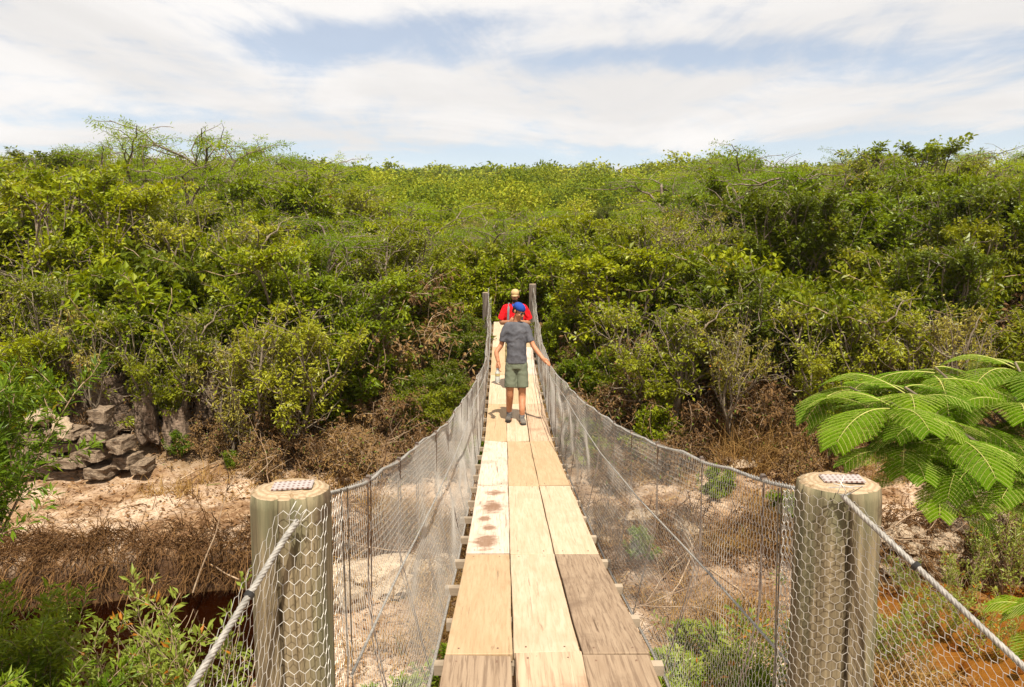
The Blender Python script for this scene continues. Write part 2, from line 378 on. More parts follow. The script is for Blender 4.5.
def leaves_on(twigs, seed, per, L, W, spread=.10, droop=.15, up=1.0, keep=1.0, vary=.35, nclump=0, crad=.34):
    rs = np.random.RandomState(seed + 77)
    A = np.array([t[0] for t in twigs]); B = np.array([t[1] for t in twigs])
    k = rs.rand(len(A)) < keep; A, B = A[k], B[k]
    per = int(per * 1.45)
    A = np.repeat(A, per, 0); B = np.repeat(B, per, 0); n_ = len(A)
    tt = rs.rand(n_, 1); ax = unit(B - A)
    rad = unit(np.cross(ax, rs.normal(size=(n_, 3))))
    C = A + (B - A) * tt + rad * rs.rand(n_, 1) * spread
    D = unit(ax * .5 + rad * 1.0 + np.array([0, 0, -droop]) + rs.normal(0, .2, (n_, 3)))
    Nn = unit(np.array([0, 0, up]) + rs.normal(0, .55, (n_, 3)))
    l = L * (1 - vary + 2 * vary * rs.rand(n_)); ww = W * (1 - vary + 2 * vary * rs.rand(n_))
    V, F = leaf_arrays(C, D, Nn, l, ww)
    clump = np.repeat(rs.rand(k.sum()), per)
    if nclump:
        cc = C[rs.randint(len(C), size=nclump)]; dist = np.full(n_, 9.); who = np.zeros(n_, int)
        for j, c_ in enumerate(cc):
            dj = np.linalg.norm((C - c_) * np.array([1, 1, 1.35]), axis=1); cl_ = dj < dist; dist[cl_] = dj[cl_]; who[cl_] = j
        keep_ = (dist < crad * (.75 + .5 * rs.rand(n_))) | (rs.rand(n_) < .10); clump = rs.rand(nclump)[who]
    else: keep_ = np.ones(n_, bool)
    rnd = np.clip(clump * .45 + rs.rand(n_) * .55, 0, 1)[keep_]
    V = V.reshape(-1, 4, 3)[keep_].reshape(-1, 3); F = np.arange(len(V)).reshape(-1, 4)
    return V, F, np.repeat(rnd, 4)
def tree_proto(name, seed, leafmat, barkmat, H, W, nst, lean, kids, lv, upb, flat, per, L, Wd, spread, droop=.15, keep=1., gn=.35, r0=.07, twig_r=.004):
    tubes, twigs = grow_tree(seed, H, W, nst, lean, kids, lv, upb, flat, gn, r0)
    T = Tubes()
    for p, r in tubes: T.tube(p, np.maximum(r, twig_r), 6 if r[0] > .03 else 4, cap=False)
    root = bpy.data.objects.new(name, None)
    tr = bpy.data.objects.new('trunk', np_mesh('trunk', np.concatenate(T.V), np.concatenate(T.F), M[barkmat], True)); tr.parent = root
    V, F, rnd = leaves_on(twigs, seed, per, L, Wd, spread, droop, keep=keep, nclump=(70 if H > 3 else 0), crad=.36)
    cr = bpy.data.objects.new('crown', np_mesh('crown', V, F, M[leafmat], False, {'rnd': rnd})); cr.parent = root
    return root, tr, cr, H
def place(proto, x, y, s, rz, z=None, sx=1.0, tilt=0.0):
    root, tr, cr, H = proto
    r = root.copy(); sc.collection.objects.link(r)
    r.location = (x, y, ground_h(x, y) if z is None else z); r.scale = (s * sx, s * sx, s); r.rotation_euler = (tilt, 0, rz)
    for ch in (tr, cr):
        c_ = ch.copy(); sc.collection.objects.link(c_); c_.parent = r
    return r
P = {}
for k in range(3):
    P['broad', k] = tree_proto('broadleaf_tree', 11 + k, 'leaf_broad', 'bark', 4.1, 3.8, 4, .6, (4, 4, 4), 3, (.4, .3, .25, .15), 0, 17, .115, .064, .10)
for k in range(3):
    P['olive', k] = tree_proto('olive_green_tree', 31 + k, 'leaf_olive', 'bark_pale', 4.2, 3.8, 5, .65, (4, 4, 4), 3, (.45, .28, .2, .15), 0, 12, .115, .05, .09, .3)
for k in range(3):
    P['feather', k] = tree_proto('feathery_tree', 51 + k, 'leaf_feather', 'bark', 4.4, 4.4, 2, .6, (4, 5, 4), 3, (.5, .2, .05, 0), .55, 20, .085, .022, .13, .1)
for k in range(2):
    P['dark', k] = tree_proto('dense_dark_tree', 71 + k, 'leaf_dark', 'bark', 4.0, 3.2, 3, .35, (5, 4, 4), 3, (.6, .4, .3, .2), 0, 18, .095, .052, .09)
for k in range(2):
    P['twiggy', k] = tree_proto('sparse_twiggy_tree', 91 + k, 'leaf_twiggy', 'bark_pale', 4.2, 3.6, 4, .5, (4, 4, 4), 3, (.5, .3, .2, .1), 0, 5, .125, .045, .06, .5, keep=.85)
for k in range(2):
    P['bush', k] = tree_proto('shrub', 111 + k, 'leaf_dark' if k else 'leaf_broad', 'twig', 1.5, 1.9, 6, .8, (4, 4), 2, (.4, .3, .2), 0, 12, .10, .05, .06, r0=.02)
for k in range(2):
    P['drybush', k] = tree_proto('dry_shrub', 131 + k, 'leaf_drybush', 'twig', 1.2, 1.9, 7, 1.0, (4, 4), 2, (.3, .15, .05), 0, 4, .09, .035, .05, .6, r0=.016, gn=.45)
P['narrow', 0] = tree_proto('narrow_leaved_bush', 151, 'leaf_bush', 'twig', 1.6, 1.9, 7, .6, (5, 4), 2, (.6, .5, .4), 0, 15, .085, .019, .035, -.2, r0=.013, gn=.25, twig_r=.002)
P['narrow', 1] = tree_proto('narrow_leaved_bush', 157, 'leaf_bush', 'twig', 1.6, 1.8, 6, .6, (4, 5), 2, (.6, .5, .4), 0, 15, .085, .020, .035, -.2, r0=.013, gn=.25, twig_r=.002)
P['sprig', 0] = tree_proto('sprig_plant', 171, 'leaf_sprig', 'twig', 1.3, 1.1, 4, .5, (4, 3), 2, (.6, .5, .4), 0, 6, .07, .024, .03, -.3, r0=.009, gn=.22, twig_r=.0025, keep=.6)
P['sprig', 1] = tree_proto('sprig_plant', 177, 'leaf_sprig', 'twig', 1.2, 1.2, 5, .6, (3, 4), 2, (.6, .5, .4), 0, 6, .07, .024, .03, -.3, r0=.009, gn=.22, twig_r=.0025, keep=.6)
P['green', 0] = tree_proto('leafy_plant', 181, 'leaf_bush', 'green_stem', 1.0, 1.1, 5, .7, (4, 3), 2, (.6, .4, .3), 0, 9, .10, .042, .03, 0, r0=.010, gn=.25, twig_r=.003, keep=.75)

LOOK = {'broad': ('mid green broad-leaved tree', 'tree'), 'olive': ('olive green pale-leaved tree', 'tree'), 'feather': ('bright yellow-green feathery tree', 'tree'),
        'dark': ('dense dark green tree', 'tree'), 'twiggy': ('sparse twiggy tree with pale leaves', 'tree')}
def band(y):
    return 'at the forest edge' if y < 18.5 else 'just behind the forest edge' if y < 24 else 'in the middle of the thicket' if y < 33 else 'on the rising ground behind' if y < 46 else 'high on the wooded slope'
rs = np.random.RandomState(5)
kinds = ['broad', 'olive', 'feather', 'dark', 'twiggy']
spots = []
def try_spot(x, y, dmin):
    for (a, b, d) in spots:
        if (a - x) ** 2 + (b - y) ** 2 < (min(d, dmin)) ** 2: return False
    spots.append((x, y, dmin)); return True
tries = 0
while len(spots) < 270 and tries < 60000:
    tries += 1
    y = 14.4 + (66 - 14.4) * rs.rand() ** 1.08
    x = (rs.rand() * 2 - 1) * (y * .68 + 2.5)
    if y < 22.5 and abs(x - .2) < 3.0: continue            # the landing beyond the bridge
    if abs(x - .2) < 2.3 and y < 17: continue
    if x < -5.0 and y < 15.7: continue                     # rocks on the left
    if x > 2.5 and y < 15.6: continue
    if not try_spot(x, y, 1.55 if y < 20 else 2.3 if y < 34 else 3.5): continue
    if y < 20: k = rs.choice(kinds, p=[.36, .24, .18, .16, .06])
    elif y < 34: k = rs.choice(kinds, p=[.32, .20, .32, .12, .04])
    else: k = rs.choice(kinds, p=[.34, .16, .34, .14, .02])
    nv = 3 if k in ('broad', 'olive', 'feather') else 2
    s = (.78 + .40 * rs.rand()); s *= .64 if y < 16 else .74 if y < 17.5 else .88 if y < 21 else 1.0
    if y > 34: s *= 1.22 if abs(x) > .2 * y else .85
    if abs(x) < 7 and y > 20: s *= .74
    if k in ('broad', 'olive') and y > 40 and rs.rand() < .3: k = 'feather'
    r = place(P[k, rs.randint(nv)], x, y, s, rs.rand() * 6.28, sx=1.0 + .25 * rs.rand() + (.12 if y > 30 else 0))
    reg(r, ('small ' if s < .9 else 'tall ' if s > 1.04 else '') + f'{LOOK[k][0]} {band(y)}', 'tree', 'trees of the woodland beyond the stream', (x, y, r.location.z + 3))

for (x, y, s, k, rz) in [(-7.7, 15.1, .66, 'twiggy', 1.0), (-6.3, 15.0, .64, 'olive', 2.0), (-9.4, 14.9, .68, 'broad', 3.0), (-5.2, 14.9, .62, 'twiggy', 4.2), (-8.5, 15.6, .74, 'olive', 5.0), (4.4, 15.3, .70, 'twiggy', .4), (6.6, 15.4, .72, 'olive', 1.4), (8.6, 15.2, .70, 'twiggy', 2.6)]:
    r = place(P[k, 1], x, y, s, rz)
    reg(r, f'{LOOK[k][0]} on the open bank before the ' + ('left rocks' if x < 0 else 'right thicket'), 'tree', 'trees of the woodland beyond the stream', (x, y, 4))
# shrubs along the forest edge
cnt = 0; sh = []
while cnt < 150:
    x = (rs.rand() * 2 - 1) * 13; y = 13.8 + 6.5 * rs.rand()
    if abs(x - .2) < (2.4 if y > 16 else 1.4) or (x < -4.6 and y < 14.5) or (x > 1 and y < 14.8 and rs.rand() < .6): continue
    if any((a - x) ** 2 + (b - y) ** 2 < .42 for a, b in sh): continue
    sh.append((x, y)); cnt += 1
    dry = rs.rand() < (1.1 if y < 16.1 else .3); k = 'drybush' if dry else 'bush'
    s = (.75 + .6 * rs.rand()) * (.65 if y < 15.2 else .9 if y < 16.5 else 1.35)
    r = place(P[k, rs.randint(2)], x, y, s, rs.rand() * 6.28)
    side = 'left' if x < .2 else 'right'
    reg(r, ('dry brown low shrub' if dry else 'low green shrub') + (f' on the open {side} bank' if y < 15.4 else f' at the front of the {side} thicket' if y < 17.4 else f' inside the {side} thicket'), 'shrub', 'shrubs under the forest edge', (x, y, r.location.z))

for i_, (x, y, s) in enumerate([(-1.5, 21.4, 1.1), (-2.4, 20.4, 1.1), (1.9, 21.6, 1.1), (2.8, 20.5, 1.2), (-.9, 22.2, 1.3), (.2, 22.9, 1.5), (1.3, 22.4, 1.4), (-2.1, 19.2, .9), (2.7, 18.9, 1.0)]):
    r = place(P['bush', i_ % 2], x, y, s, i_ * 1.3)
    reg(r, 'green shrub crowding the far end of the bridge by the dark posts', 'shrub', 'shrubs round the far bridge end', (x, y, 4))
rs2 = np.random.RandomState(77)
for i_ in range(64):
    sd_ = -1 if i_ % 2 else 1; y = 15.2 + 4.9 * rs2.rand(); x = .2 + sd_ * (1.0 + 1.7 * rs2.rand()); s = .42 + .28 * rs2.rand()
    r = place(P['drybush' if rs2.rand() < .2 else 'bush', i_ % 2], x, y, s, rs2.rand() * 6)
    reg(r, 'low shrub hugging the ' + ('left' if sd_ < 0 else 'right') + ' side of the far bridge end', 'shrub', 'shrubs round the far bridge end', (x, y, 3))
# distant woodland as one mass (uncountable)
def far_wood():
    rs = np.random.RandomState(9)
    n0 = 520; cl = unit(rs.normal(size=(40, 3))) ; cl[:, 2] = np.abs(cl[:, 2]) * .8 + .1
    def base(nf, sz):
        c = cl[rs.randint(40, size=nf)] * (.62 + .30 * rs.rand(nf, 1)) + rs.normal(0, .16, (nf, 3))
        D = unit(rs.normal(size=(nf, 3))); Nn = unit(np.array([0, 0, 1.]) + rs.normal(0, .7, (nf, 3)))
        V, F = leaf_arrays(c, D, Nn, np.full(nf, sz) * (.6 + .8 * rs.rand(nf)), np.full(nf, sz * .6), .1)
        return V, nf, np.repeat(rs.rand(nf), 4)
    VV, RR, TT = [], [], []
    cnt = 0; sp_ = 3.3
    protos = {0: [base(1300, .10) for _ in range(5)], 1: [base(420, .17) for _ in range(5)], 2: [base(150, .30) for _ in range(4)]}
    y = 63.0
    while y < 400:
        step = 3.5 if y < 110 else 4.2 if y < 200 else 6.0
        hw = y * .70 + 6
        for x in np.arange(-hw, hw, step):
            xx = x + (rs.rand() - .5) * step; yj = y + (rs.rand() - .5) * step
            lod = 0 if yj < 95 else 1 if yj < 180 else 2
            V, nf, rn = protos[lod][rs.randint(len(protos[lod]))]
            a = rs.rand() * 6.28; R2 = np.array([[math.cos(a), -math.sin(a), 0], [math.sin(a), math.cos(a), 0], [0, 0, 1]])
            s = (1.45 + 1.9 * rs.rand() ** 2.6) * (1.0 if yj < 110 else 1.2)
            tall = 2.0 * (rs.rand() < .05)
            Sc = np.array([s * (1 + .3 * rs.rand()), s, s * .95])
            z = ground_h(xx, yj) + s * .35 + rs.rand() * 1.6 + tall
            VV.append((V * Sc) @ R2.T + np.array([xx, yj, z])); RR.append(rn); TT.append(np.full(len(V), rs.rand()))
        y += step * .85
    V = np.concatenate(VV); F = np.arange(len(V)).reshape(-1, 4)
    o = mk('distant_woodland', np_mesh('distant_woodland', V, F, M['far_leaf'], False, {'rnd': np.concatenate(RR), 'tree': np.concatenate(TT)}))
    tag(o, 'far green woodland covering the hill up to the skyline', 'woodland', kind='stuff'); return len(F)
print('far faces', far_wood())

# ---------------------------------------------------------------- litter and dry grass (stuff)
def scatter(nn, xr, yr, rs, dens=None):
    out = []
    while len(out) < nn:
        x = xr[0] + (xr[1] - xr[0]) * rs.rand(); y = yr[0] + (yr[1] - yr[0]) * rs.rand()
        if dens is not None and rs.rand() > dens(x, y): continue
        h = ground_h(x, y)
        if h < .03: continue
        out.append((x, y, h))
    return np.array(out)
rs = np.random.RandomState(21)
C = scatter(30000, (-13, 13), (6.5, 22), rs, lambda x, y: min(1, .25 + 1.6 * max(0, fbm(x * .8, y * .8, 2.0)) + (.5 if y > 15 else 0)))
nn = len(C); V, F = leaf_arrays(C + np.array([0, 0, .015]), unit(rs.normal(size=(nn, 3)) * np.array([1, 1, .3])), unit(np.array([0, 0, 1.]) + rs.normal(0, .35, (nn, 3))), .05 + .06 * rs.rand(nn), .025 + .03 * rs.rand(nn), .3)
tag(mk('leaf_litter', np_mesh('leaf_litter', V, F, M['leaf_dry'], False, {'rnd': np.repeat(rs.rand(nn), 4)})), 'dry brown fallen leaves strewn over the sandy banks', 'leaf litter', kind='stuff')
def grass(name, C, L, lean, label, mat='grass_dry', per=9, wid=.006):
    nn = len(C) * per; Cc = np.repeat(C, per, 0) + rs.normal(0, .05, (nn, 3)) * np.array([1, 1, .05])
    D = unit(np.array(lean) + rs.normal(0, .6, (nn, 3))); l = L * (.5 + rs.rand(nn))
    S = unit(np.cross(D, rs.normal(size=(nn, 3)))) * wid
    mid = Cc + D * l[:, None] * .55; D2 = unit(D + np.array([0, -.2, -.6]) + rs.normal(0, .2, (nn, 3))); tip = mid + D2 * l[:, None] * .45
    V = np.stack([Cc - S, Cc + S, mid + S * .8, mid - S * .8, mid - S * .8, mid + S * .8, tip + S * .2, tip - S * .2], 1).reshape(-1, 3)
    F = np.arange(nn * 8).reshape(-1, 4)
    clump = np.repeat(rs.rand(len(C)), per); r_ = np.clip(clump * .5 + rs.rand(nn) * .5, 0, 1)
    return tag(mk(name, np_mesh(name, V, F, M[mat], False, {'rnd': np.repeat(r_, 8)})), label, 'grass', kind='stuff')
C1 = scatter(3000, (-13, 13), (10.8, 13.0), rs, lambda x, y: (1.0 if .1 < base_h(x, y) < .78 else .03) * min(1, .35 + 1.5 * abs(fbm(x * .9, y * .9, 6.0))))
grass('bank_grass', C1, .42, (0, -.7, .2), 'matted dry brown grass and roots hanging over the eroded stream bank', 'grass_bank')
fc = []
while len(fc) < 900:
    x = -13 + 26 * rs.rand(); z = .06 + .6 * rs.rand(); yy_ = np.arange(10.2, 13.2, .03); hh = base_h(np.full_like(yy_, x), yy_); k_ = int(np.argmax(hh > z))
    if fbm(x * 1.3, z * 2, 3.0) > -.15: fc.append((x, yy_[k_] - .02, z + .03))
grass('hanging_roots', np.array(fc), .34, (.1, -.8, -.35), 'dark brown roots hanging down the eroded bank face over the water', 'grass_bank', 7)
C2 = scatter(1700, (-2.6, 5.2), (6.2, 13), rs, lambda x, y: min(1, max(.04, 2.2 * fbm(x * .7, y * .7, 8.0))))
grass('bar_grass', C2, .32, (0, -.1, 1), 'straw coloured dry grass on the bar under the bridge')
C3 = scatter(800, (-12, 12), (13, 18), rs, lambda x, y: min(1, max(.02, 2.0 * fbm(x * .5, y * .5, 12.0))))
grass('slope_grass', C3, .3, (0, -.1, 1), 'thin dry grass tufts on the slope below the trees')
C4 = scatter(150, (4.0, 6.3), (14.2, 15.6), rs)
grass('tall_dry_grass', C4, .75, (0, -.1, 1.4), 'tall yellow dry grass clump standing right of the bridge', per=12)

# twigs and fallen branches
def branch_mesh(seed, L=1.6, r=.012):
    rs = np.random.RandomState(seed); T = Tubes()
    def go(p, d, L, r, lv):
        pts = [p]
        for k in range(6):
            d = unit(d + rs.normal(0, .22, 3) * np.array([1, 1, .5])); pts.append(pts[-1] + d * L / 6)
        T.tube(pts, np.linspace(r, r * .35, 7), 5, cap=False)
        if lv < 2:
            for k in range(3 if lv == 0 else 2):
                q = pts[2 + int(rs.randint(4))]; go(q, unit(d + rs.normal(0, .8, 3) + np.array([0, 0, .15])), L * .5, r * .55, lv + 1)
    go(np.zeros(3), np.array([1., 0, .12]), L, r, 0); return np_mesh('fallen_branch', np.concatenate(T.V), np.concatenate(T.F), M['twig'], True)
bms = [branch_mesh(200 + k) for k in range(5)]
rs = np.random.RandomState(31)
for k in range(34):
    while True:
        x = (rs.rand() * 2 - 1) * 9; y = 8.5 + 8.5 * rs.rand()
        if ground_h(x, y) > .06: break
    o = mk('fallen_branch', bms[k % 5], None, (x, y, ground_h(x, y) + .04)); o.rotation_euler = (rs.normal(0, .15), rs.normal(0, .12) - .05, rs.rand() * 6.28)
    s = .6 + .9 * rs.rand(); o.scale = (s, s, s)
    reg(o, 'bare fallen branch lying ' + ('under the bridge' if -2.5 < x < 3.5 and y < 13 else 'on the left bank slope' if x < 0 else 'on the right bank slope'), 'branch', 'fallen branches', (x, y, 1))
for (x, y, z, rx, ry, rz, s) in [(-4.55, 11.2, .1, 0, -1.25, 1.2, 1.15), (-3.9, 11.3, .25, 0, -.15, 2.9, 1.0), (-5.3, 11.6, .4, 0, -.1, 3.0, .8)]:
    o = mk('fallen_branch', bms[2], None, (x, y, z)); o.rotation_euler = (rx, ry, rz); o.scale = (s,) * 3
    reg(o, 'bare pale branch leaning against the eroded left bank by the water', 'branch', 'fallen branches', (x, y, 1))

# ---------------------------------------------------------------- rocks
def rock_mesh(seed, mat, block=.0, rough=.18, name='rock', sub=4):
    bm = bmesh.new()
    if block:
        bmesh.ops.create_cube(bm, size=1.7); bmesh.ops.bevel(bm, geom=bm.edges[:], offset=.09, segments=1, affect='EDGES')
        bmesh.ops.subdivide_edges(bm, edges=bm.edges[:], cuts=3, use_grid_fill=True)
    else: bmesh.ops.create_icosphere(bm, subdivisions=sub, radius=1)
    for v in bm.verts:
        p = v.co; d = mnoise.fractal(p * 1.1 + Vector((seed * 3.7, 0, 0)), .8, 2.2, 5) * rough
        cell = mnoise.cell(p * 1.3 + Vector((seed * 1.3, 0, 0)))
        v.co = p * (1 + d * 1.4) + p.normalized() * (cell - .5) * rough * (.12 if block else .45)
    me = bpy.data.meshes.new(name); bm.to_mesh(me); bm.free(); me.materials.append(M[mat])
    return me
RM = {'block': [rock_mesh(k, 'rock', 1, .15) for k in range(4)], 'dark': [rock_mesh(k + 9, 'rock_dark', 1, .16) for k in range(3)],
      'stone': [rock_mesh(k + 20, 'stone_pale', 0, .3, sub=3) for k in range(5)], 'wet': [rock_mesh(k + 30, 'stone_wet', 0, .25, sub=3) for k in range(3)]}
def rock(kind, k, x, y, z, sx, sy, sz, rz=0, rx=0, ry=0, text='', name='rock', group=None):
    o = mk(name, RM[kind][k % len(RM[kind])], None, (x, y, z)); o.scale = (sx, sy, sz); o.rotation_euler = (rx, ry, rz)
    reg(o, text, 'rock', group, (x, y, z)); return o
def at(px_, py_, Y):     # point seen at a pixel of the photo at distance Y (used to read positions off the photo)
    r = Fv + Rv * (px_ - 512) / f_ - Uv * (py_ - 343.5) / f_
    r = r * Y / r[1]; return (r[0], r[1], r[2] + EYE)
# dry-stacked slabs on the left bank
for i_, (a, b, w_, h_) in enumerate([(68, 432, 26, 8), (68, 446, 30, 8), (70, 460, 30, 7), (66, 474, 30, 9), (44, 452, 22, 11), (46, 470, 24, 10), (40, 436, 16, 9), (88, 438, 14, 10), (88, 456, 14, 12), (90, 472, 16, 9), (28, 456, 16, 14), (124, 462, 18, 12), (122, 444, 14, 12), (140, 468, 14, 9)]):
    X_, Y_, Z_ = at(a, b, 13.9); s = 13.9 / 796
    rock('block', i_, X_, Y_ + .15 * (i_ % 2), Z_, w_ * s * .60, .34, h_ * s * .66, .10 * math.sin(i_ * 2.1), .02 * math.sin(i_), .03 * math.cos(i_ * 3), 'flat brown slab in the stacked rock pile by the left bank', group='slabs of the left rock pile')
for i_, (a, b, w_, h_, ro, tx) in enumerate([(42, 417, 13, 7, .2, 'pale rounded rock on top of the left slab pile'), (62, 428, 10, 9, .8, 'triangular pale rock leaning atop the left slab pile')]):
    X_, Y_, Z_ = at(a, b, 13.8); s = 13.8 / 796
    rock('stone', i_, X_, Y_, Z_, w_ * s, .25, h_ * s, .3, ro, 0, tx)
for i_, (a, b, w_, h_) in enumerate([(102, 414, 15, 11), (102, 434, 17, 10), (100, 452, 18, 10), (103, 470, 20, 10)]):
    X_, Y_, Z_ = at(a, b, 13.8); s = 13.8 / 796
    rock('block', i_ + 2, X_, Y_, Z_, w_ * s * .62, .35, h_ * s * .66, .2 * math.sin(i_ * 1.7 + 1), 0, .04, ['topmost', 'second', 'third', 'lowest'][i_] + ' boulder of the upright rock pillar by the left bank', group='boulders of the rock pillar')
for i_, (a, b, Yd, w_, h_) in enumerate([(18, 400, 15.4, 30, 55), (78, 385, 15.5, 26, 70), (122, 400, 15.2, 22, 55), (150, 415, 15.0, 18, 45), (182, 425, 15.1, 20, 42), (100, 340, 16.2, 40, 42), (205, 400, 15.6, 18, 50), (-40, 410, 16, 40, 60)]):
    X_, Y_, Z_ = at(a, b, Yd); s = Yd / 796
    rock('dark', i_, X_, Y_, Z_, w_ * s * .62, .6, h_ * s * .62, .4 * math.sin(i_ * 2.3), .06 * math.sin(i_), .08 * math.cos(i_), 'tall dark weathered cliff block behind the left rock pile', 'cliff_block', 'cliff blocks among the left trees')
rs = np.random.RandomState(44)
def g_at(px_, py_):      # ground point seen at a pixel
    r = Fv + Rv * (px_ - 512) / f_ - Uv * (py_ - 343.5) / f_
    for Y in np.arange(6, 30, .05):
        q = r * Y / r[1]
        if q[2] + EYE <= base_h(q[0], q[1]): return q[0], q[1], float(base_h(q[0], q[1]))
    return q[0], q[1], float(base_h(q[0], q[1]))
for i_ in range(38):
    px_ = 885 + 125 * rs.rand(); py_ = 520 + 62 * rs.rand() ** .7
    x, y, z = g_at(px_, py_); s = .06 + .13 * rs.rand() ** 2
    rock('stone', i_, x, y, z + s * .3, s * 1.3, s, s * .75, rs.rand() * 6, text='pale sandy stone on the right shore beside the orange water', name='stone', group='stones on the right shore')
x, y, z = g_at(957, 513); rock('block', 1, x, y, z + .14, .42, .3, .09, .2, .12, .05, 'large flat pale slab on the right shore', name='rock')
x, y, z = g_at(960, 532); rock('block', 2, x, y, z + .08, .30, .2, .09, -.2, 0, 0, 'smaller brown slab below the large flat slab on the right shore')
for i_ in range(38):
    x = 4.6 + 3.4 * rs.rand(); y = 8.3 + 3.2 * rs.rand(); s = .05 + .12 * rs.rand() ** 2
    rock('wet', i_, x, y, -.10 + .05 * rs.rand(), s * 1.4, s, s * .7, rs.rand() * 6, text='rusty orange wet stone in the shallow water on the right', name='stone', group='wet stones in the shallows')
x, y, z = g_at(350, 612); rock('stone', 1, x, y, z + .15, .2, .15, .24, .3, text='white upright stone left of the bridge seen past the left post', name='stone')
for i_, (a, b, s) in enumerate([(425, 571, .2), (410, 556, .13), (445, 560, .13), (385, 515, .16), (560, 470, .2), (640, 520, .24), (665, 470, .25), (715, 490, .22), (610, 545, .18), (690, 530, .2), (740, 468, .3), (390, 590, .28)]):
    x, y, z = g_at(a, b); rock('stone', i_, x, y, z + s * .12, s * 1.5, s, s * .5, i_ * 1.3, text='bleached boulder half sunk in sand ' + ('left of the deck' if a < 500 else 'right of the deck'), name='stone', group='boulders under the bridge')
x, y, z = g_at(370, 588); rock('stone', 3, x - .1, y + .2, z + .0, .8, .5, .30, .5, text='long sandy boulder left of the deck beyond the left post')

# ---------------------------------------------------------------- near plants
def nplant(k, v, x, y, z, s, rz, text, tilt=0, cat='plant', group=None):
    r = place(P[k, v], x, y, s, rz, z, tilt=tilt); reg(r, text, cat, group, (x, y, z)); return r
for i_, (x, y, z, s) in enumerate([(-3.45, 5.0, .70, .9), (-4.3, 5.9, .75, 1.0), (-3.1, 4.3, .80, .75), (-3.9, 5.6, .35, 1.0)]):
    nplant('narrow', i_ % 2, x, y, z, s, i_ * 1.1, 'lush narrow-leaved green bush in the bottom left corner', cat='bush', group='green bushes at bottom left')
for i_, (x, y, z, s) in enumerate([(-4.0, 5.4, 2.85, .95), (-4.6, 5.9, 2.6, 1.0)]):
    nplant('narrow', i_ % 2, x, y, z, s, 2 + i_, 'bright narrow-leaved bush at the left edge before the rock pile', cat='bush', group='green bushes at the left edge')
for i_, (x, y, z, s) in enumerate([(-2.9, 6.6, .40, 1.3), (-2.2, 6.2, .35, 1.2), (-3.7, 7.3, .1, 1.3), (-1.95, 5.6, .6, .9)]):
    nplant('sprig', i_ % 2, x, y, z, s, i_ * 2.0, 'thin yellow-green sprig plant rising before the dark water at left', group='sprigs before the water')
for i_, (x, y, z, s) in enumerate([(1.35, 6.0, .75, .85), (1.8, 6.5, .55, .95), (1.6, 7.0, .35, .9), (2.25, 6.2, .7, .9), (2.6, 7.1, .4, 1.1), (1.1, 6.6, .3, .7), (2.1, 7.8, .3, .9), (1.5, 5.3, .9, .7), (1.95, 5.3, 1.0, .7)]):
    nplant('green' if i_ % 3 != 1 else 'sprig', 0, x, y, z, s, i_ * 1.7, 'leafy light green plant below the right wire mesh', group='plants below the right mesh')
for i_, (x, y, z, s) in enumerate([(-.8, 6.3, .35, .8), (-1.1, 7.2, .3, .7), (-.55, 7.8, .35, .6)]):
    nplant('green', 0, x, y, z, s, i_ * 1.7, 'small leafy plant below the left wire mesh', group='plants below the left mesh')
for i_, (a, b, s) in enumerate([(990, 590, .9), (1005, 560, 1.0), (1015, 600, 1.0), (905, 600, .55), (940, 640, .6), (915, 640, .6), (960, 610, .7), (985, 660, .7), (900, 675, .6), (880, 660, .5), (1020, 530, .9)]):
    x, y, z = g_at(a, b); nplant('sprig', i_ % 2, x, y, z, s, i_, 'pale green twiggy plant on the right shore', group='twiggy plants on the right shore')
for i_, (a, b, s) in enumerate([(180, 455, .5), (230, 470, .35), (470, 470, .6), (440, 450, .5), (600, 470, .6), (720, 500, .6), (640, 560, .5), (780, 520, .5)]):
    x, y, z = g_at(a, b); nplant('green', 0, x, y, z, s, i_, 'small green plant on the sand of the far bank', group='small plants on the far bank')

# feathery frond sapling at right
def frond(rs, o_, d, L, V_, F_, R_, T):
    d = unit(np.array(d, float)); P_ = [np.array(o_, float)]; n_ = 14; dd = d
    for k in range(n_):
        dd = unit(dd + np.array([0, 0, -.03 - .008 * k])); P_.append(P_[-1] + dd * L / n_)
    P_ = np.array(P_); T.tube(P_, np.linspace(.0045, .0015, len(P_)), 5, cap=False)
    C, D, Nn, Ls, Ws = [], [], [], [], []
    for k in range(2, n_ + 1):
        t = k / n_; ax = unit(P_[k] - P_[k - 1]); sd_ = unit(np.cross(ax, np.array([0, 0, 1.]))); nn_ = np.cross(sd_, ax)
        pl = L * .46 * (math.sin(min(1, t * 1.25 + .12) * math.pi * .62) * (1 - .55 * max(0, t - .55) / .45))
        for s in (-1, 1):
            pd = unit(sd_ * s * .9 + ax * .55); q = P_[k].copy(); m_ = 15; pp = [q.copy()]
            for j in range(m_):
                pd = unit(pd + np.array([0, 0, -.025]) + ax * .012); q = q + pd * pl / m_; pp.append(q.copy())
                lax = unit(np.cross(pd, nn_)); ll = .026 * (1 - .4 * (j / m_) ** 3) * (L / .7)
                for s2 in (-1, 1):
                    for hh in (0, .5):
                        C.append(q + pd * pl / m_ * hh); D.append(unit(lax * s2 + pd * .35 + rs.normal(0, .08, 3))); Nn.append(unit(nn_ + rs.normal(0, .15, 3))); Ls.append(ll); Ws.append(.0085 * (L / .7))
            T.tube(pp[::5], .0011, 3, cap=False)
    V, F = leaf_arrays(np.array(C), np.array(D), np.array(Nn), np.array(Ls), np.array(Ws), .1)
    F_.append(F + sum(len(a) for a in V_)); V_.append(V); b = rs.rand(); R_.append(np.full(len(V), 0) + np.repeat(np.clip(b * .5 + rs.rand(len(C)) * .5, 0, 1), 4))
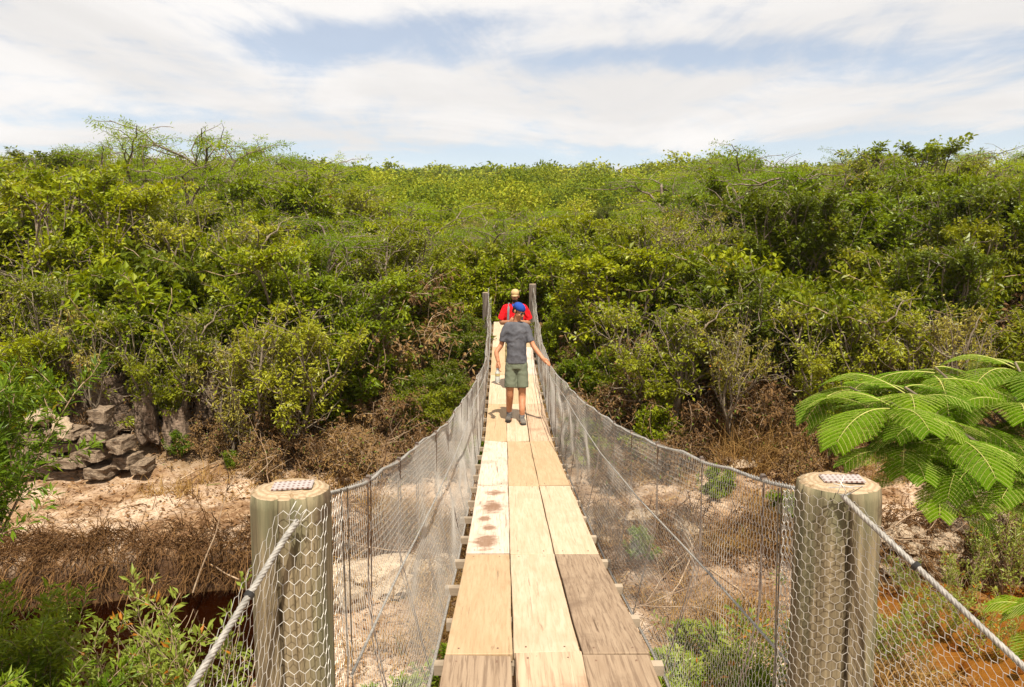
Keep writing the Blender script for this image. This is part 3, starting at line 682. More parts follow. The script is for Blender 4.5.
def frond_tree(x0, y0, tips, text):
    rs = np.random.RandomState(3)
    z0 = ground_h(x0, y0) - .1; root = empty('feathery_sapling', (x0, y0, z0)); O = np.array([x0, y0, z0])
    T = Tubes(); hub = np.array([-.25, 0, (min(t[2] for t in tips) - z0) * .92]); T.tube([np.zeros(3), hub * .5 + np.array([.04, -.03, 0]), hub], [.035, .028, .022], 8)
    for tp in tips:
        q = np.array(tp[:3]) - O; midp = hub * .45 + q * .55 + np.array([0, 0, -.08]); T.tube([hub, midp, q], [.018, .012, .007], 6)
    T.build('trunk', M['bark_pale'], root)
    fr_i = 0
    for tp in tips:
        q = np.array(tp[:3]) - O; n_ = tp[3]; a0 = tp[4]
        for k in range(n_):
            a = a0 + k * 6.283 / n_ + rs.normal(0, .12); e = -.1 + .75 * rs.rand()
            V_, F_, R_ = [], [], []; TT = Tubes()
            frond(rs, q + np.array([0, 0, -.02 * k]), (math.cos(a), math.sin(a), e), (.38 + .18 * rs.rand()) * tp[5], V_, F_, R_, TT)
            o = mk('frond', np_mesh('frond', np.concatenate(V_), np.concatenate(F_), M['leaf_fern'], False, {'rnd': np.concatenate(R_)}), root)
            TT.build('rachis', M['green_stem'], o)
    tag(root, text, 'sapling')
T_ = lambda a, b, Y, n_, a0, s=1.: (*at(a, b - (18 if b < 550 else 0), Y), n_, a0, s)
frond_tree(4.1, 5.0, [T_(905, 405, 4.9, 6, .3), T_(965, 398, 5.1, 6, .9), T_(1015, 415, 4.8, 6, .2), T_(945, 440, 4.5, 6, .6, .95), T_(1060, 430, 5.0, 6, 0), T_(1005, 470, 4.5, 5, 1.2, .9), T_(868, 425, 4.8, 5, 2.6, .85), T_(905, 450, 4.7, 6, 1.0, .9), T_(935, 385, 5.2, 5, .5), T_(985, 440, 4.9, 6, 1.5), T_(960, 475, 4.5, 5, .3, .85), T_(850, 405, 5.1, 4, 2.2, .8), T_(1035, 470, 4.7, 6, 1), T_(1045, 390, 5.0, 6, .8), T_(1090, 395, 4.7, 6, 0), T_(905, 470, 4.6, 5, .8, .75), T_(938, 490, 4.5, 6, .1, .75), T_(1000, 505, 4.4, 6, .9, .8), T_(890, 420, 4.6, 6, 1.4, .9), T_(1015, 380, 5.2, 6, .4), T_(950, 425, 4.9, 6, 0), T_(975, 485, 4.6, 6, 1.2, .75), T_(1030, 490, 4.4, 6, .5, .8), T_(885, 440, 5.0, 5, 1.9, .85)],
           'bright green sapling with big feathery double-pinnate fronds right of the right post')
frond_tree(3.3, 3.4, [T_(1062, 615, 3.4, 6, .4, .6), T_(1085, 595, 3.3, 5, 0, .7)], 'small feathery sapling poking in at the bottom right edge')

# ================================================================ BRIDGE
AX = .185                                   # bridge axis
def deckz(y): return EYE + np.interp(y, [1.6, 2.97, 3.26, 5.0, 7.33, 10.02, 11.48, 15.4, 18.7, 20.2], [-1.60, -1.685, -1.70, -1.95, -2.165, -2.385, -2.375, -2.215, -1.80, -1.63])
def topz(y):
    return EYE + np.interp(y, [1.95, 2.4, 3.2, 4.4, 5.74, 7.2, 8.75, 10.2, 11.55, 13.5, 15.5, 17.8, 20.0], [-.60, -.69, -.84, -1.03, -1.215, -1.36, -1.48, -1.54, -1.55, -1.50, -1.36, -1.12, -.80])
def topo(y): return np.interp(y, [1.95, 3, 5, 8.6, 11.4, 14, 17, 20], [.635, .63, .615, .56, .47, .48, .52, .56])
def midz(y): return EYE + np.interp(y, [1.95, 2.75, 4.34, 5.9, 7.5, 9, 10.5, 12, 15, 20], [-1.09, -1.17, -1.36, -1.50, -1.57, -1.60, -1.63, -1.63, -1.5, -1.05])
bridge = empty('suspension_footbridge', (AX, 2, 3.3)); BO = np.array([AX, 2, 3.3])
tag(bridge, 'narrow wooden plank suspension bridge with wire mesh sides crossing the stream', 'footbridge')
def wood(name, c1, c2, c3, weather=.3, stains=None):
    m, n, out = new_mat(name); tcn = n.n('ShaderNodeTexCoord').outputs['Object']
    rnd = n.n('ShaderNodeObjectInfo').outputs['Random']; off = n.n('ShaderNodeCombineXYZ'); n.l(n.m('MULTIPLY', rnd, 37.0), off.inputs[0]); n.l(n.m('MULTIPLY', rnd, 11.0), off.inputs[1])
    va = n.n('ShaderNodeVectorMath', operation='ADD'); n.l(tcn, va.inputs[0]); n.l(off.outputs[0], va.inputs[1]); v = va.outputs[0]
    g1 = n.noise(n.mapping(v, (14, .9, 6)), 1.6, 7, .6, 1.1); g2 = n.noise(n.mapping(v, (60, 2.2, 20)), 1.5, 4, .6, .4); bl = n.noise(v, 2.2, 5, .6, .4)
    c = n.mix(n.smooth(g1, .3, .7), c1, c2); c = n.mix(n.m('MULTIPLY', n.smooth(g2, .46, .66), .35 + weather * .5), c, c3)
    ck = n.noise(n.mapping(v, (46, .55, 12)), 1.0, 5, .6, .6); c = n.mix(n.m('MULTIPLY', n.smooth(ck, .62, .68), .25 + weather * .7), c, (.07, .04, .022))
    c = n.mix(n.m('MULTIPLY', n.smooth(bl, .50, .68), weather), c, c3)
    # end cracks and dirt specks
    sp3 = n.noise(v, 26, 3, .8); c = n.mix(n.m('MULTIPLY', n.smooth(sp3, .68, .76), .5), c, (.12, .07, .04))
    if stains:
        for (sx_, sy_, rx_, ry_) in stains:
            s3 = n.n('ShaderNodeSeparateXYZ'); n.l(tcn, s3.inputs[0]); nz = n.m('MULTIPLY', n.m('SUBTRACT', n.noise(tcn, 12, 5, .65), .5), 2.3)
            dx = n.m('DIVIDE', n.m('SUBTRACT', s3.outputs[0], sx_), rx_); dy = n.m('DIVIDE', n.m('SUBTRACT', s3.outputs[1], sy_), ry_)
            q = n.m('ADD', n.m('SQRT', n.m('ADD', n.m('MULTIPLY', dx, dx), n.m('MULTIPLY', dy, dy))), nz)
            c = n.mix(n.smooth(q, .45, 1.25, .8, 0), c, (.16, .075, .035))
    bsdf(n, out, c, .8, n.m('ADD', g1, g2), .45, .004, .2); return m
WD = {'cream': wood('wood_cream', (.49, .385, .275), (.43, .315, .205), (.35, .24, .15), .3),
      'tan': wood('wood_tan', (.42, .30, .18), (.37, .25, .14), (.30, .195, .105), .3),
      'brown': wood('wood_weathered', (.31, .225, .15), (.245, .17, .11), (.14, .09, .058), .7),
      'mixed': wood('wood_half_weathered', (.47, .335, .225), (.39, .265, .17), (.25, .16, .10), .7),
      'bleach': wood('wood_bleached', (.56, .46, .37), (.50, .39, .30), (.34, .24, .18), .6, None),
      'stain': wood('wood_stained', (.56, .46, .37), (.50, .39, .30), (.34, .24, .18), .55, [(.01, .22, .085, .24), (-.04, -.18, .055, .09), (.0, -.46, .06, .10), (-.02, -.86, .09, .20), (.03, .80, .085, .12)])}
rows = [(1.7, 3.25), (3.25, 5.06), (5.06, 7.33), (7.33, 10.05), (10.05, 12.4), (12.4, 14.8), (14.8, 17.2), (17.2, 19.9)]
mats = [('brown', 'mixed', 'brown'), ('tan', 'cream', 'brown'), ('stain', 'cream', 'cream'), ('bleach', 'tan', 'tan'), ('tan', 'cream', 'mixed'), ('cream', 'tan', 'cream'), ('tan', 'cream', 'bleach'), ('cream', 'mixed', 'tan')]
rs = np.random.RandomState(8)
NAMES = {'brown': 'weathered dark brown deck plank', 'stain': 'bleached deck plank with brown wet stains', 'bleach': 'bleached grey deck plank', 'mixed': 'partly weathered deck plank', 'tan': 'yellowish tan deck plank', 'cream': 'fresh cream deck plank'}
for r_i, (ya, yb) in enumerate(rows):
    for c_i in range(3):
        ja, jb = rs.normal(0, .012), rs.normal(0, .012)
        a = ya + .006 + ja * (r_i > 0); b = yb - .006 + ja * .5
        w_ = .2865; xc = (c_i - 1) * .2935 + rs.normal(0, .002); yc = (a + b) / 2
        bm = bmesh.new(); bmesh.ops.create_cube(bm, size=1)
        nseg = 8
        for v in bm.verts: v.co.x *= w_; v.co.y *= (b - a); v.co.z *= .036
        bmesh.ops.subdivide_edges(bm, edges=[e for e in bm.edges if abs((e.verts[0].co - e.verts[1].co).y) > .5], cuts=nseg)
        bmesh.ops.bevel(bm, geom=[e for e in bm.edges if len(e.link_faces) == 2 and e.calc_face_angle(0) > 1], offset=.003, segments=1, affect='EDGES')
        tw = rs.normal(0, .004)
        for v in bm.verts:
            yy = yc + v.co.y; v.co.x += .004 * fbm(yy * 1.5, c_i * 3 + r_i, .5 + np.sign(v.co.x)); v.co.z += float(deckz(yy) - deckz(yc)) + tw * v.co.x * 6 + .003 * fbm(yy * 2, v.co.x * 5, r_i)
        me = bpy.data.meshes.new('deck_plank'); bm.to_mesh(me); bm.free(); me.materials.append(WD[mats[r_i][c_i]])
        o = mk('deck_plank', me, bridge); o.location = (xc, yc - 2, float(deckz(yc)) - .018 - 3.3 + rs.normal(0, .0025)); o['label'] = NAMES[mats[r_i][c_i]]
        if r_i < 5:
            T = Tubes()
            for yn in (a + .06, b - .06):
                for xn in (-.09, .08):
                    T.tube([(xn, yn - yc, float(deckz(yn) - deckz(yc)) + .015), (xn, yn - yc, float(deckz(yn) - deckz(yc)) + .0215)], .0045, 6)
            T.build('nail_heads', simple('nail_rust', (.10, .06, .04), (.2, .12, .08), 30) if 'nail_rust' not in bpy.data.materials else bpy.data.materials['nail_rust'], o)
M['beam'] = simple('beam_wood', (.19, .145, .10), (.34, .27, .195), 12, .9, .1, .002, stretch=(.3, 1, 1))
M['galv'] = simple('galvanised_wire', (.43, .405, .365), (.58, .55, .50), 40, .5, .1, .001, .5, .15)
M['cable'] = simple('wire_rope', (.18, .165, .145), (.34, .315, .28), 60, .65, .4, .002, .4, .15)
M['rust'] = simple('rusty_wire', (.14, .10, .08), (.30, .23, .18), 30, .8, .2, .001)
# cross beams
y = 2.05; bi = 0
while y < 19.8:
    T = Tubes(); T.box((0, 0, 0), (1.02 + rs.normal(0, .03), .05, .045)); o = T.build('cross_beam', M['beam'], bridge, False)
    o.location = (rs.normal(0, .012), y - 2, float(deckz(y)) - .036 - .027 - 3.3 - .004); o.rotation_euler = (0, rs.normal(0, .006), rs.normal(0, .012)); y += .6; bi += 1
def helix_rope(pts, r, pitch=.05, strands=4, seg=7):
    P_ = np.array(pts, float); d = np.r_[0, np.cumsum(np.linalg.norm(np.diff(P_, axis=0), axis=1))]; L = d[-1]
    n_ = max(8, int(L / pitch * seg)); t = np.linspace(0, L, n_); Q = np.stack([np.interp(t, d, P_[:, k]) for k in range(3)], 1)
    Tn = np.gradient(Q, axis=0); Tn = unit(Tn); up = np.array([0, 0, 1.]) if abs(Tn[:, 2]).mean() < .8 else np.array([1., 0, 0])
    A = unit(np.cross(Tn, up)); B = np.cross(Tn, A); T = Tubes()
    for s in range(strands):
        ph = t / pitch * 2 * np.pi + s * 2 * np.pi / strands
        T.tube(Q + (A * np.cos(ph)[:, None] + B * np.sin(ph)[:, None]) * r * .5, r * .58, 5, cap=False)
    return T
ys = np.linspace(1.98, 19.98, 90)
def wob(y, k): return .012 * math.sin(y * 2.1 + k) + .008 * math.sin(y * 5.3 + k * 2)
for s in (-1, 1):
    pts = [(s * (topo(y) + wob(y, s)), y - 2, float(topz(y)) - 3.3 + .012 * abs(math.sin((y - 2) * math.pi / .8)) * -1) for y in ys]
    helix_rope(pts, .0065, .06, 3, 6).build('handrail_cable', M['cable'], bridge)
    ym = np.linspace(1.98, 19.9, 60)
    pts = [(s * (float(topo(y)) - .05), y - 2, float(midz(y)) - 3.3) for y in ym]
    T = Tubes(); T.tube(pts, .0045, 6); T.build('middle_cable', M['cable'], bridge)
    pts = [(s * .50, y - 2, float(deckz(y)) - .095 - 3.3) for y in ym]
    T = Tubes(); T.tube(pts, .008, 6); T.build('deck_cable', M['cable'], bridge)
    y = 2.45
    while y < 19.6:
        T = Tubes(); tz = float(topz(y)) - 3.3; bz = float(deckz(y)) - .1 - 3.3; o_ = float(topo(y)) + wob(y, s)
        T.tube([(s * o_, 0, tz), (s * (o_ + .006), .004, tz * .6 + bz * .4), (s * .50, 0, bz)], .0028, 5)
        T.tube([(s * o_ + .007, .012, tz - .01), (s * (o_ - .004), -.006, tz * .5 + bz * .5), (s * .50, .01, bz)], .0022, 5)
        T.tube([(s * o_, -.012, tz), (s * o_, .012, tz)], .0105, 6)
        o = T.build('hanger_wire', M['rust'], bridge); o.location = (0, y - 2, 0); y += .8
# hexagonal wire mesh
def hexmesh(nu, nv, fn, r, name):
    """pointy hex cells; fn maps (u index, v index) arrays to 3-D"""
    rows_ = []; E = []; idx = {}
    # lattice: each row v has vertices at u = i (two alternating heights)
    U = np.arange(nu + 1); P_ = []; 
    for j in range(nv + 1):
        up = ((U + j) % 2); P_.append(np.stack([U, j + np.where(up == 0, .0, .34)], 1))
    P_ = np.concatenate(P_); k = nu + 1
    e1 = np.array([[j * k + i, j * k + i + 1] for j in range(nv + 1) for i in range(nu)])
    e2 = np.array([[j * k + i, (j + 1) * k + i] for j in range(nv) for i in range(nu + 1) if (i + j) % 2 == 1])
    E = np.concatenate([e1, e2]); Q = fn(P_[:, 0], P_[:, 1])
    A = Q[E[:, 0]]; B = Q[E[:, 1]]; ok = np.linalg.norm(A - B, axis=1) < .2; A, B = A[ok], B[ok]; isv = np.r_[np.zeros(len(e1)), np.ones(len(e2))][ok]
    T = unit(B - A); A = A - T * r; B = B + T * r
    S = unit(np.cross(T, np.array([.3, .5, .81]))); W = np.cross(T, S); rr = (r * (1 + .35 * isv))[:, None]
    V = []
    for c in (A, B):
        for q in range(3):
            a = q * 2.0944; V.append(c + rr * (math.cos(a) * S + math.sin(a) * W))
    V = np.stack(V, 1).reshape(-1, 3); n_ = len(A); b = (np.arange(n_) * 6)[:, None]
    F = np.concatenate([b + np.array([[q, (q + 1) % 3, 3 + (q + 1) % 3, 3 + q]]) for q in range(3)])
    return mk(name, np_mesh(name, V, F, M['galv'], False), bridge)
RA = .00075
def vn(a, b, k): return np.array([mnoise.noise(Vector((x * .9, y * 1.6, k))) for x, y in zip(a, b)])
for s in (-1, 1):
    NVv = 36; cell = .0145
    nu = int((19.9 - 2.02) / cell)
    def fn(u, v, s=s):
        y = 2.02 + u * cell; t = v / (NVv + .34)
        tz = topz(y); bz = deckz(y) - .08; o_ = .50 + (topo(y) - .50) * t + np.sin(t * np.pi) * .02
        nz = vn(y * 1.4, t * 2, 4.0 + s); nz2 = vn(y * 1.1, t * 2.0, 14.0 + s)
        o_ = o_ + nz * .035 * np.sin(t * np.pi)
        # bottom edge ragged, wires pulled
        return np.stack([s * o_, y - 2 + nz2 * .03, bz + (tz - bz) * (t + .02 * nz * np.sin(t * np.pi)) - 3.3], 1)
    hexmesh(nu, NVv, fn, RA, 'side_mesh')

# posts
def post_mesh(r, h, seed, crack=True):
    k = 144; nz_ = 70; V = []; rs = np.random.RandomState(seed)
    cr = [(rs.rand() * 6.28, .05 + .05 * rs.rand(), .3 + .7 * rs.rand(), .010 + .014 * rs.rand()) for _ in range(8)] + [(-1.75, .07, 1, .02), (-1.1, .05, .8, .014)]
    for j in range(nz_ + 1):
        z = h * j / nz_
        for i in range(k):
            a = 2 * math.pi * i / k
            rr = r * (1.03 - .03 * j / nz_) + .004 * fbm(math.cos(a) * 1.5, math.sin(a) * 1.5, z * 1.2 + seed) + .002 * fbm(math.cos(a) * 8, math.sin(a) * 8, z * .8)
            for (ca, wd, ext, dp) in cr:
                da = (a - ca - .10 * math.sin(z * 2 + ca) + math.pi) % (2 * math.pi) - math.pi
                if z > h * (1 - ext): rr -= dp * math.exp(-(da / (wd * .55)) ** 2) * min(1, (z - h * (1 - ext)) * 2)
            if j == nz_: rr -= .004
            V.append((rr * math.cos(a), rr * math.sin(a), z - (.004 if j == nz_ else 0)))
    F = []
    for j in range(nz_):
        for i in range(k): F.append((j * k + i, j * k + (i + 1) % k, (j + 1) * k + (i + 1) % k, (j + 1) * k + i))
    # top rings
    base = nz_ * k; last = base
    for q, f in enumerate((.8, .5, .22)):
        st = len(V)
        for i in range(k):
            x, y_, _ = V[base + i]; V.append((x * f, y_ * f, h + .004 + .004 * fbm(x * f * 25, y_ * f * 25, seed)))
        for i in range(k): F.append((last + i, last + (i + 1) % k, st + (i + 1) % k, st + i))
        last = st
    V.append((0, 0, h + .006)); c = len(V) - 1
    for i in range(0, k, 2): F.append((last + i, last + i + 1, last + (i + 2) % k, c))
    return V, F
m, n, out = new_mat('post_wood'); t = n.n('ShaderNodeTexCoord').outputs['Object']
g1 = n.noise(n.mapping(t, (24, 24, .9)), 1.2, 8, .65, .7); g2 = n.noise(n.mapping(t, (70, 70, 3)), 1.4, 5, .6); bl = n.noise(t, 4, 5, .6); mo = n.noise(n.mapping(t, (5, 5, 1.2)), 1.3, 4, .5)
c = n.mix(n.smooth(g1, .3, .66), (.085, .064, .036), (.29, .23, .14)); c = n.mix(n.m('MULTIPLY', n.smooth(g2, .52, .7), .55), c, (.12, .085, .05))
c = n.mix(n.m('MULTIPLY', n.smooth(mo, .44, .60), .6), c, (.13, .135, .075)); c = n.mix(n.m('MULTIPLY', n.smooth(bl, .64, .72), .8), c, (.07, .045, .028))
ck = n.noise(n.mapping(t, (34, 34, .55)), 1.0, 4, .6, .5); c = n.mix(n.smooth(ck, .60, .66, 0, .85), c, (.03, .02, .012))
vo = n.n('ShaderNodeTexVoronoi'); n.l(n.mapping(t, (1, 1, .35)), vo.inputs['Vector']); vo.inputs['Scale'].default_value = 9; c = n.mix(n.smooth(vo.outputs['Distance'], .05, .11, .85, 0), c, (.055, .035, .022))
bsdf(n, out, c, .9, n.m('ADD', g1, n.m('MULTIPLY', g2, .6)), .7, .006, .15); M['post'] = m
m, n, out = new_mat('post_end_grain'); t = n.n('ShaderNodeTexCoord').outputs['Object']
dn = n.noise(t, 40, 6, .7); rg = n.n('ShaderNodeTexWave', wave_type='RINGS', rings_direction='Z'); n.l(t, rg.inputs[0]); rg.inputs['Scale'].default_value = 22; rg.inputs['Distortion'].default_value = 3; rg.inputs['Detail'].default_value = 3
c = n.mix(rg.outputs['Fac'], (.30, .215, .13), (.42, .32, .21)); c = n.mix(n.smooth(dn, .52, .66), c, (.26, .17, .09)); bsdf(n, out, c, .95, dn, .8, .01, .1); M['post_end'] = m
m, n, out = new_mat('nail_plate'); t = n.n('ShaderNodeTexCoord').outputs['Object']
sx3 = n.n('ShaderNodeSeparateXYZ'); n.l(t, sx3.inputs[0])
def cellf(sock, f, lo): return n.m('GREATER_THAN', n.m('SINE', n.m('MULTIPLY', sock, f)), lo)
hole = n.m('MULTIPLY', cellf(sx3.outputs[0], 520, .2), cellf(sx3.outputs[1], 330, .1)); nz = n.noise(t, 50, 3, .6)
c = n.mix(hole, n.mix(nz, (.36, .31, .285), (.47, .42, .39)), (.20, .11, .09)); bsdf(n, out, c, .5, hole, .4, -.001, .4, .3); M['plate'] = m
def post(x, y, ztop, r, h, seed, plate=True, rot=0.0, mat='post', text=None):
    V, F = post_mesh(r, h, seed); me = np_mesh('post', V, F, M[mat], True)
    me.materials.append(M['post_end']); k = 144 * 70; me.polygons.foreach_set('material_index', np.array([0] * k + [1] * (len(F) - k), np.int32)); me.update()
    o = mk('post', me, bridge); o.location = (x - AX, y - 2, ztop - h - 3.3); o.rotation_euler = (0, 0, 0)
    if text: o['label'] = text
    if plate:
        T = Tubes(); T.box((0, 0, 0), (.098, .062, .0025)); T.box((.0, .0, .0018), (.094, .058, .0012))
        p = T.build('nail_plate', M['plate'], o, False); p.location = (.008, -.004, h + .0085); p.rotation_euler = (.02, -.03, rot)
    return o
post(-.531, 1.93, EYE - .575, .097, 2.2, 1, True, .12, text='near left bridge post wrapped in wire mesh')
post(.834, 1.93, EYE - .562, .100, 2.2, 2, True, -.15, text='near right bridge post wrapped in wire mesh')
M['post_dark'] = simple('old_post_wood', (.09, .07, .055), (.21, .17, .14), 20, .9, .6, .006, stretch=(1, 1, .1))
post(-.455, 20.0, EYE - .93, .085, 1.9, 3, False, mat='post_dark', text='far left bridge post'); post(.72, 20.0, EYE - .72, .09, 2.1, 4, False, mat='post_dark', text='far right bridge post')

# anchor ropes and the mesh that hangs from them round the near posts
anc = {-1: [(-.487, 1.822, EYE - .622), (-.505, 1.78, EYE - .648), (-.62, 1.50, EYE - .85), (-.80, 1.08, EYE - 1.16), (-1.0, .55, EYE - 1.58)],
       1: [(.80, 1.825, EYE - .565), (.83, 1.79, EYE - .60), (1.035, 1.50, EYE - .815), (1.26, 1.12, EYE - 1.12), (1.5, .6, EYE - 1.58)]}
def poly(P_, t):
    P_ = np.array(P_); d = np.r_[0, np.cumsum(np.linalg.norm(np.diff(P_, axis=0), axis=1))]; d /= d[-1]
    return np.stack([np.interp(t, d, P_[:, k]) for k in range(3)], -1)
for s in (-1, 1):
    pts = [np.array(p) - BO for p in anc[s]]
    helix_rope(pts, (.0074 if s < 0 else .0066), .045, 4, 9).build('anchor_rope', M['cable'], bridge)
    for k, tt in enumerate((.12, .34, .62)):
        q = poly(pts, tt); q2 = poly(pts, tt + .006); T = Tubes(); T.tube([q, q2], .0112, 8); T.build('cable_tie', simple('black_tie', (.02, .02, .02), (.04, .04, .04), 30, .5) if 'black_tie' not in bpy.data.materials else bpy.data.materials['black_tie'], bridge)
    # loose wire ends twisted at the post top
    T = Tubes(); a = pts[0]
    for k in range(4): T.tube([a + np.array([.004 * k, 0, 0]), a + np.array([.02 * (k - 1), -.02, .01 + .006 * k]), a + np.array([.012 * k * -s, -.005, .05 - .01 * k])], .0013, 4)
    T.build('wire_ends', M['galv'], bridge)
    px_, py_ = (-.526, 1.93) if s < 0 else (.824, 1.93); pr = .112
    # plan path of the mesh: from the side fence round the front of the post, then along the rope
    top = [(s * .615 + AX, 2.06, EYE - .625)]
    ang = np.linspace(R(-38), R(-95), 8) if s < 0 else np.linspace(R(190), R(275), 8)
    if s > 0:
        top.append((px_ - .115, 1.97, EYE - .60))
    for a in ang: top.append((px_ + pr * math.cos(a), py_ + pr * math.sin(a), EYE - (.60 if s < 0 else .575)))
    k0 = len(top)
    A3 = [np.array(p) for p in anc[s]]
    for q in A3[2:]: top.append(tuple(q))
    top = np.array(top) - BO
    d = np.r_[0, np.cumsum(np.linalg.norm(np.diff(top[:, :2], axis=0), axis=1))]; L = d[-1]
    cell = .0135 if s < 0 else .0120; ch = .033 if s < 0 else .021; nu = int(L / cell); nv = int(1.05 / ch)
    def fn(u, v, s=s, top=top, d=d, L=L, nv=nv, cell=cell, ch=ch):
        dd = np.minimum(u * cell, L); q = np.stack([np.interp(dd, d, top[:, k]) for k in range(3)], 1)
        dn = (nv + .34 - v) * ch
        out_ = np.clip(dn - .05, 0, 1)
        nz1 = vn(dd * 3, dn * 2, 2.2 + s)
        z = q[:, 2] - dn
        nearp = np.clip((dd - d[5]) / (L - d[5]), 0, 1)
        return np.stack([q[:, 0] + .012 * nz1 + nearp * dn * .05 * s * -1, q[:, 1] + .012 * nz1 - .01 * nearp, z + .01 * nz1], 1)
    hexmesh(nu, nv, fn, .0007, 'post_mesh')
T = Tubes()
# doubled tensioning wires beside the near posts
for s, xx in ((-1, -.435), (1, .735)):
    T = Tubes(); T.tube([(xx - AX, .07, EYE - .62 - 3.3), (xx - AX + .008, .07, EYE - 1.1 - 3.3), (xx - AX - .01, .07, EYE - 1.75 - 3.3)], .0022, 5); T.tube([(xx - AX + .014, .085, EYE - .62 - 3.3), (xx - AX + .02, .08, EYE - 1.75 - 3.3)], .002, 5)
    T.build('end_wire', M['cable'], bridge)

# ================================================================ PEOPLE
def ell(c, r, k=14, rot=None):
    bm = bmesh.new(); bmesh.ops.create_icosphere(bm, subdivisions=3, radius=1)
    Mx = Matrix.Translation(Vector(c)) @ (rot.to_4x4() if rot else Matrix.Identity(4)) @ Matrix.Diagonal((*r, 1)); bm.transform(Mx)
    V = [tuple(v.co) for v in bm.verts]; F = [tuple(v.index for v in f.verts) for f in bm.faces]; bm.free(); return V, F
def limb(pts, rads, k=16, flatx=None):
    """closed lofted limb; rads: r or (rx, ry)"""
    P_ = np.array(pts, float); Rr = np.array([(r, r) if np.isscalar(r) else r for r in rads], float)
    # subdivide smoothly
    n_ = len(P_); t = np.linspace(0, n_ - 1, (n_ - 1) * 6 + 1); Q = np.stack([np.interp(t, range(n_), P_[:, i]) for i in range(3)], 1); RR = np.stack([np.interp(t, range(n_), Rr[:, i]) for i in range(2)], 1)
    for _ in range(2): RR[1:-1] = (RR[:-2] + 2 * RR[1:-1] + RR[2:]) / 4; Q[1:-1] = (Q[:-2] + 2 * Q[1:-1] + Q[2:]) / 4
    T = unit(np.gradient(Q, axis=0)); ref = np.array([0, 1., 0]) if abs(T[:, 1]).mean() < .8 else np.array([0, 0, 1.])
    A = unit(np.cross(ref, T)); B = np.cross(T, A); an = np.arange(k) * 2 * np.pi / k
    V = (Q[:, None] + RR[:, 0, None, None] * np.cos(an)[None, :, None] * A[:, None] + RR[:, 1, None, None] * np.sin(an)[None, :, None] * B[:, None]).reshape(-1, 3)
    F = [(i * k + j, i * k + (j + 1) % k, (i + 1) * k + (j + 1) % k, (i + 1) * k + j) for i in range(len(Q) - 1) for j in range(k)]
    F.append(tuple(range(k))[::-1]); F.append(tuple((len(Q) - 1) * k + j for j in range(k)))
    out_ = [tuple(v) for v in V]
    return out_, F
def fuse(name, parts, mat, parent, voxel=.008, smooth_it=4, wrinkle=0.0, holes=None):
    me = bpy.data.meshes.new(name); V = []; F = []
    for v, f in parts:
        b = len(V); V += list(v); F += [tuple(i + b for i in q) for q in f]
    me.from_pydata(V, [], F); me.update()
    o = bpy.data.objects.new('tmp', me); sc.collection.objects.link(o)
    m1 = o.modifiers.new('r', 'REMESH'); m1.mode = 'VOXEL'; m1.voxel_size = voxel; m1.use_smooth_shade = True
    m2 = o.modifiers.new('s', 'SMOOTH'); m2.factor = .5; m2.iterations = smooth_it
    dg = bpy.context.evaluated_depsgraph_get(); me2 = bpy.data.meshes.new_from_object(o.evaluated_get(dg)); sc.collection.objects.unlink(o); bpy.data.objects.remove(o)
    if wrinkle:
        for v in me2.vertices:
            p = v.co; d = fbm(p.x * 7, p.y * 7, p.z * 9, 3) * wrinkle + wrinkle * .5 * math.sin(p.z * 55 + 7 * fbm(p.x * 4, p.y * 4, p.z * 3)); v.co += v.normal * d
    me2.materials.clear(); me2.materials.append(mat); me2.name = name
    for p in me2.polygons: p.use_smooth = True
    return mk(name, me2, parent)
M['skin'] = simple('skin_tan', (.36, .15, .07), (.45, .205, .105), 20, .55, .1, .001, .4)
M['skin_dark'] = simple('skin_brown', (.30, .14, .075), (.38, .19, .10), 20, .55, .1, .001, .4)
def cloth(name, a, b): return simple(name, a, b, 9, .95, .3, .004, .1)
M['tee'] = cloth('grey_cotton', (.075, .075, .085), (.11, .11, .122)); M['shorts'] = cloth('olive_shorts', (.125, .14, .095), (.15, .165, .115))
M['capblue'] = cloth('blue_cap', (.012, .04, .20), (.02, .06, .28)); M['red'] = cloth('red_shirt', (.50, .008, .012), (.66, .015, .02)); M['khaki'] = cloth('khaki_cloth', (.34, .27, .12), (.44, .36, .17))
M['captan'] = cloth('tan_cap', (.36, .24, .11), (.46, .33, .17)); M['shoe'] = cloth('grey_shoe', (.07, .06, .05), (.16, .14, .115)); M['sole'] = cloth('black_sole', (.025, .022, .02), (.04, .035, .03))
M['hair'] = cloth('dark_hair', (.02, .013, .009), (.035, .024, .016)); M['pack'] = cloth('black_pack', (.03, .032, .036), (.06, .06, .066)); M['strapgrey'] = cloth('grey_strap', (.09, .095, .105), (.14, .14, .15))
m, n, out = new_mat('dark_lens'); bsdf(n, out, (.01, .01, .012), .12, spec=.6); M['lens'] = m
m, n, out = new_mat('eye_white'); bsdf(n, out, (.7, .68, .64), .3); M['eye'] = m
m, n, out = new_mat('lips'); bsdf(n, out, (.36, .12, .08), .5); M['lips'] = m
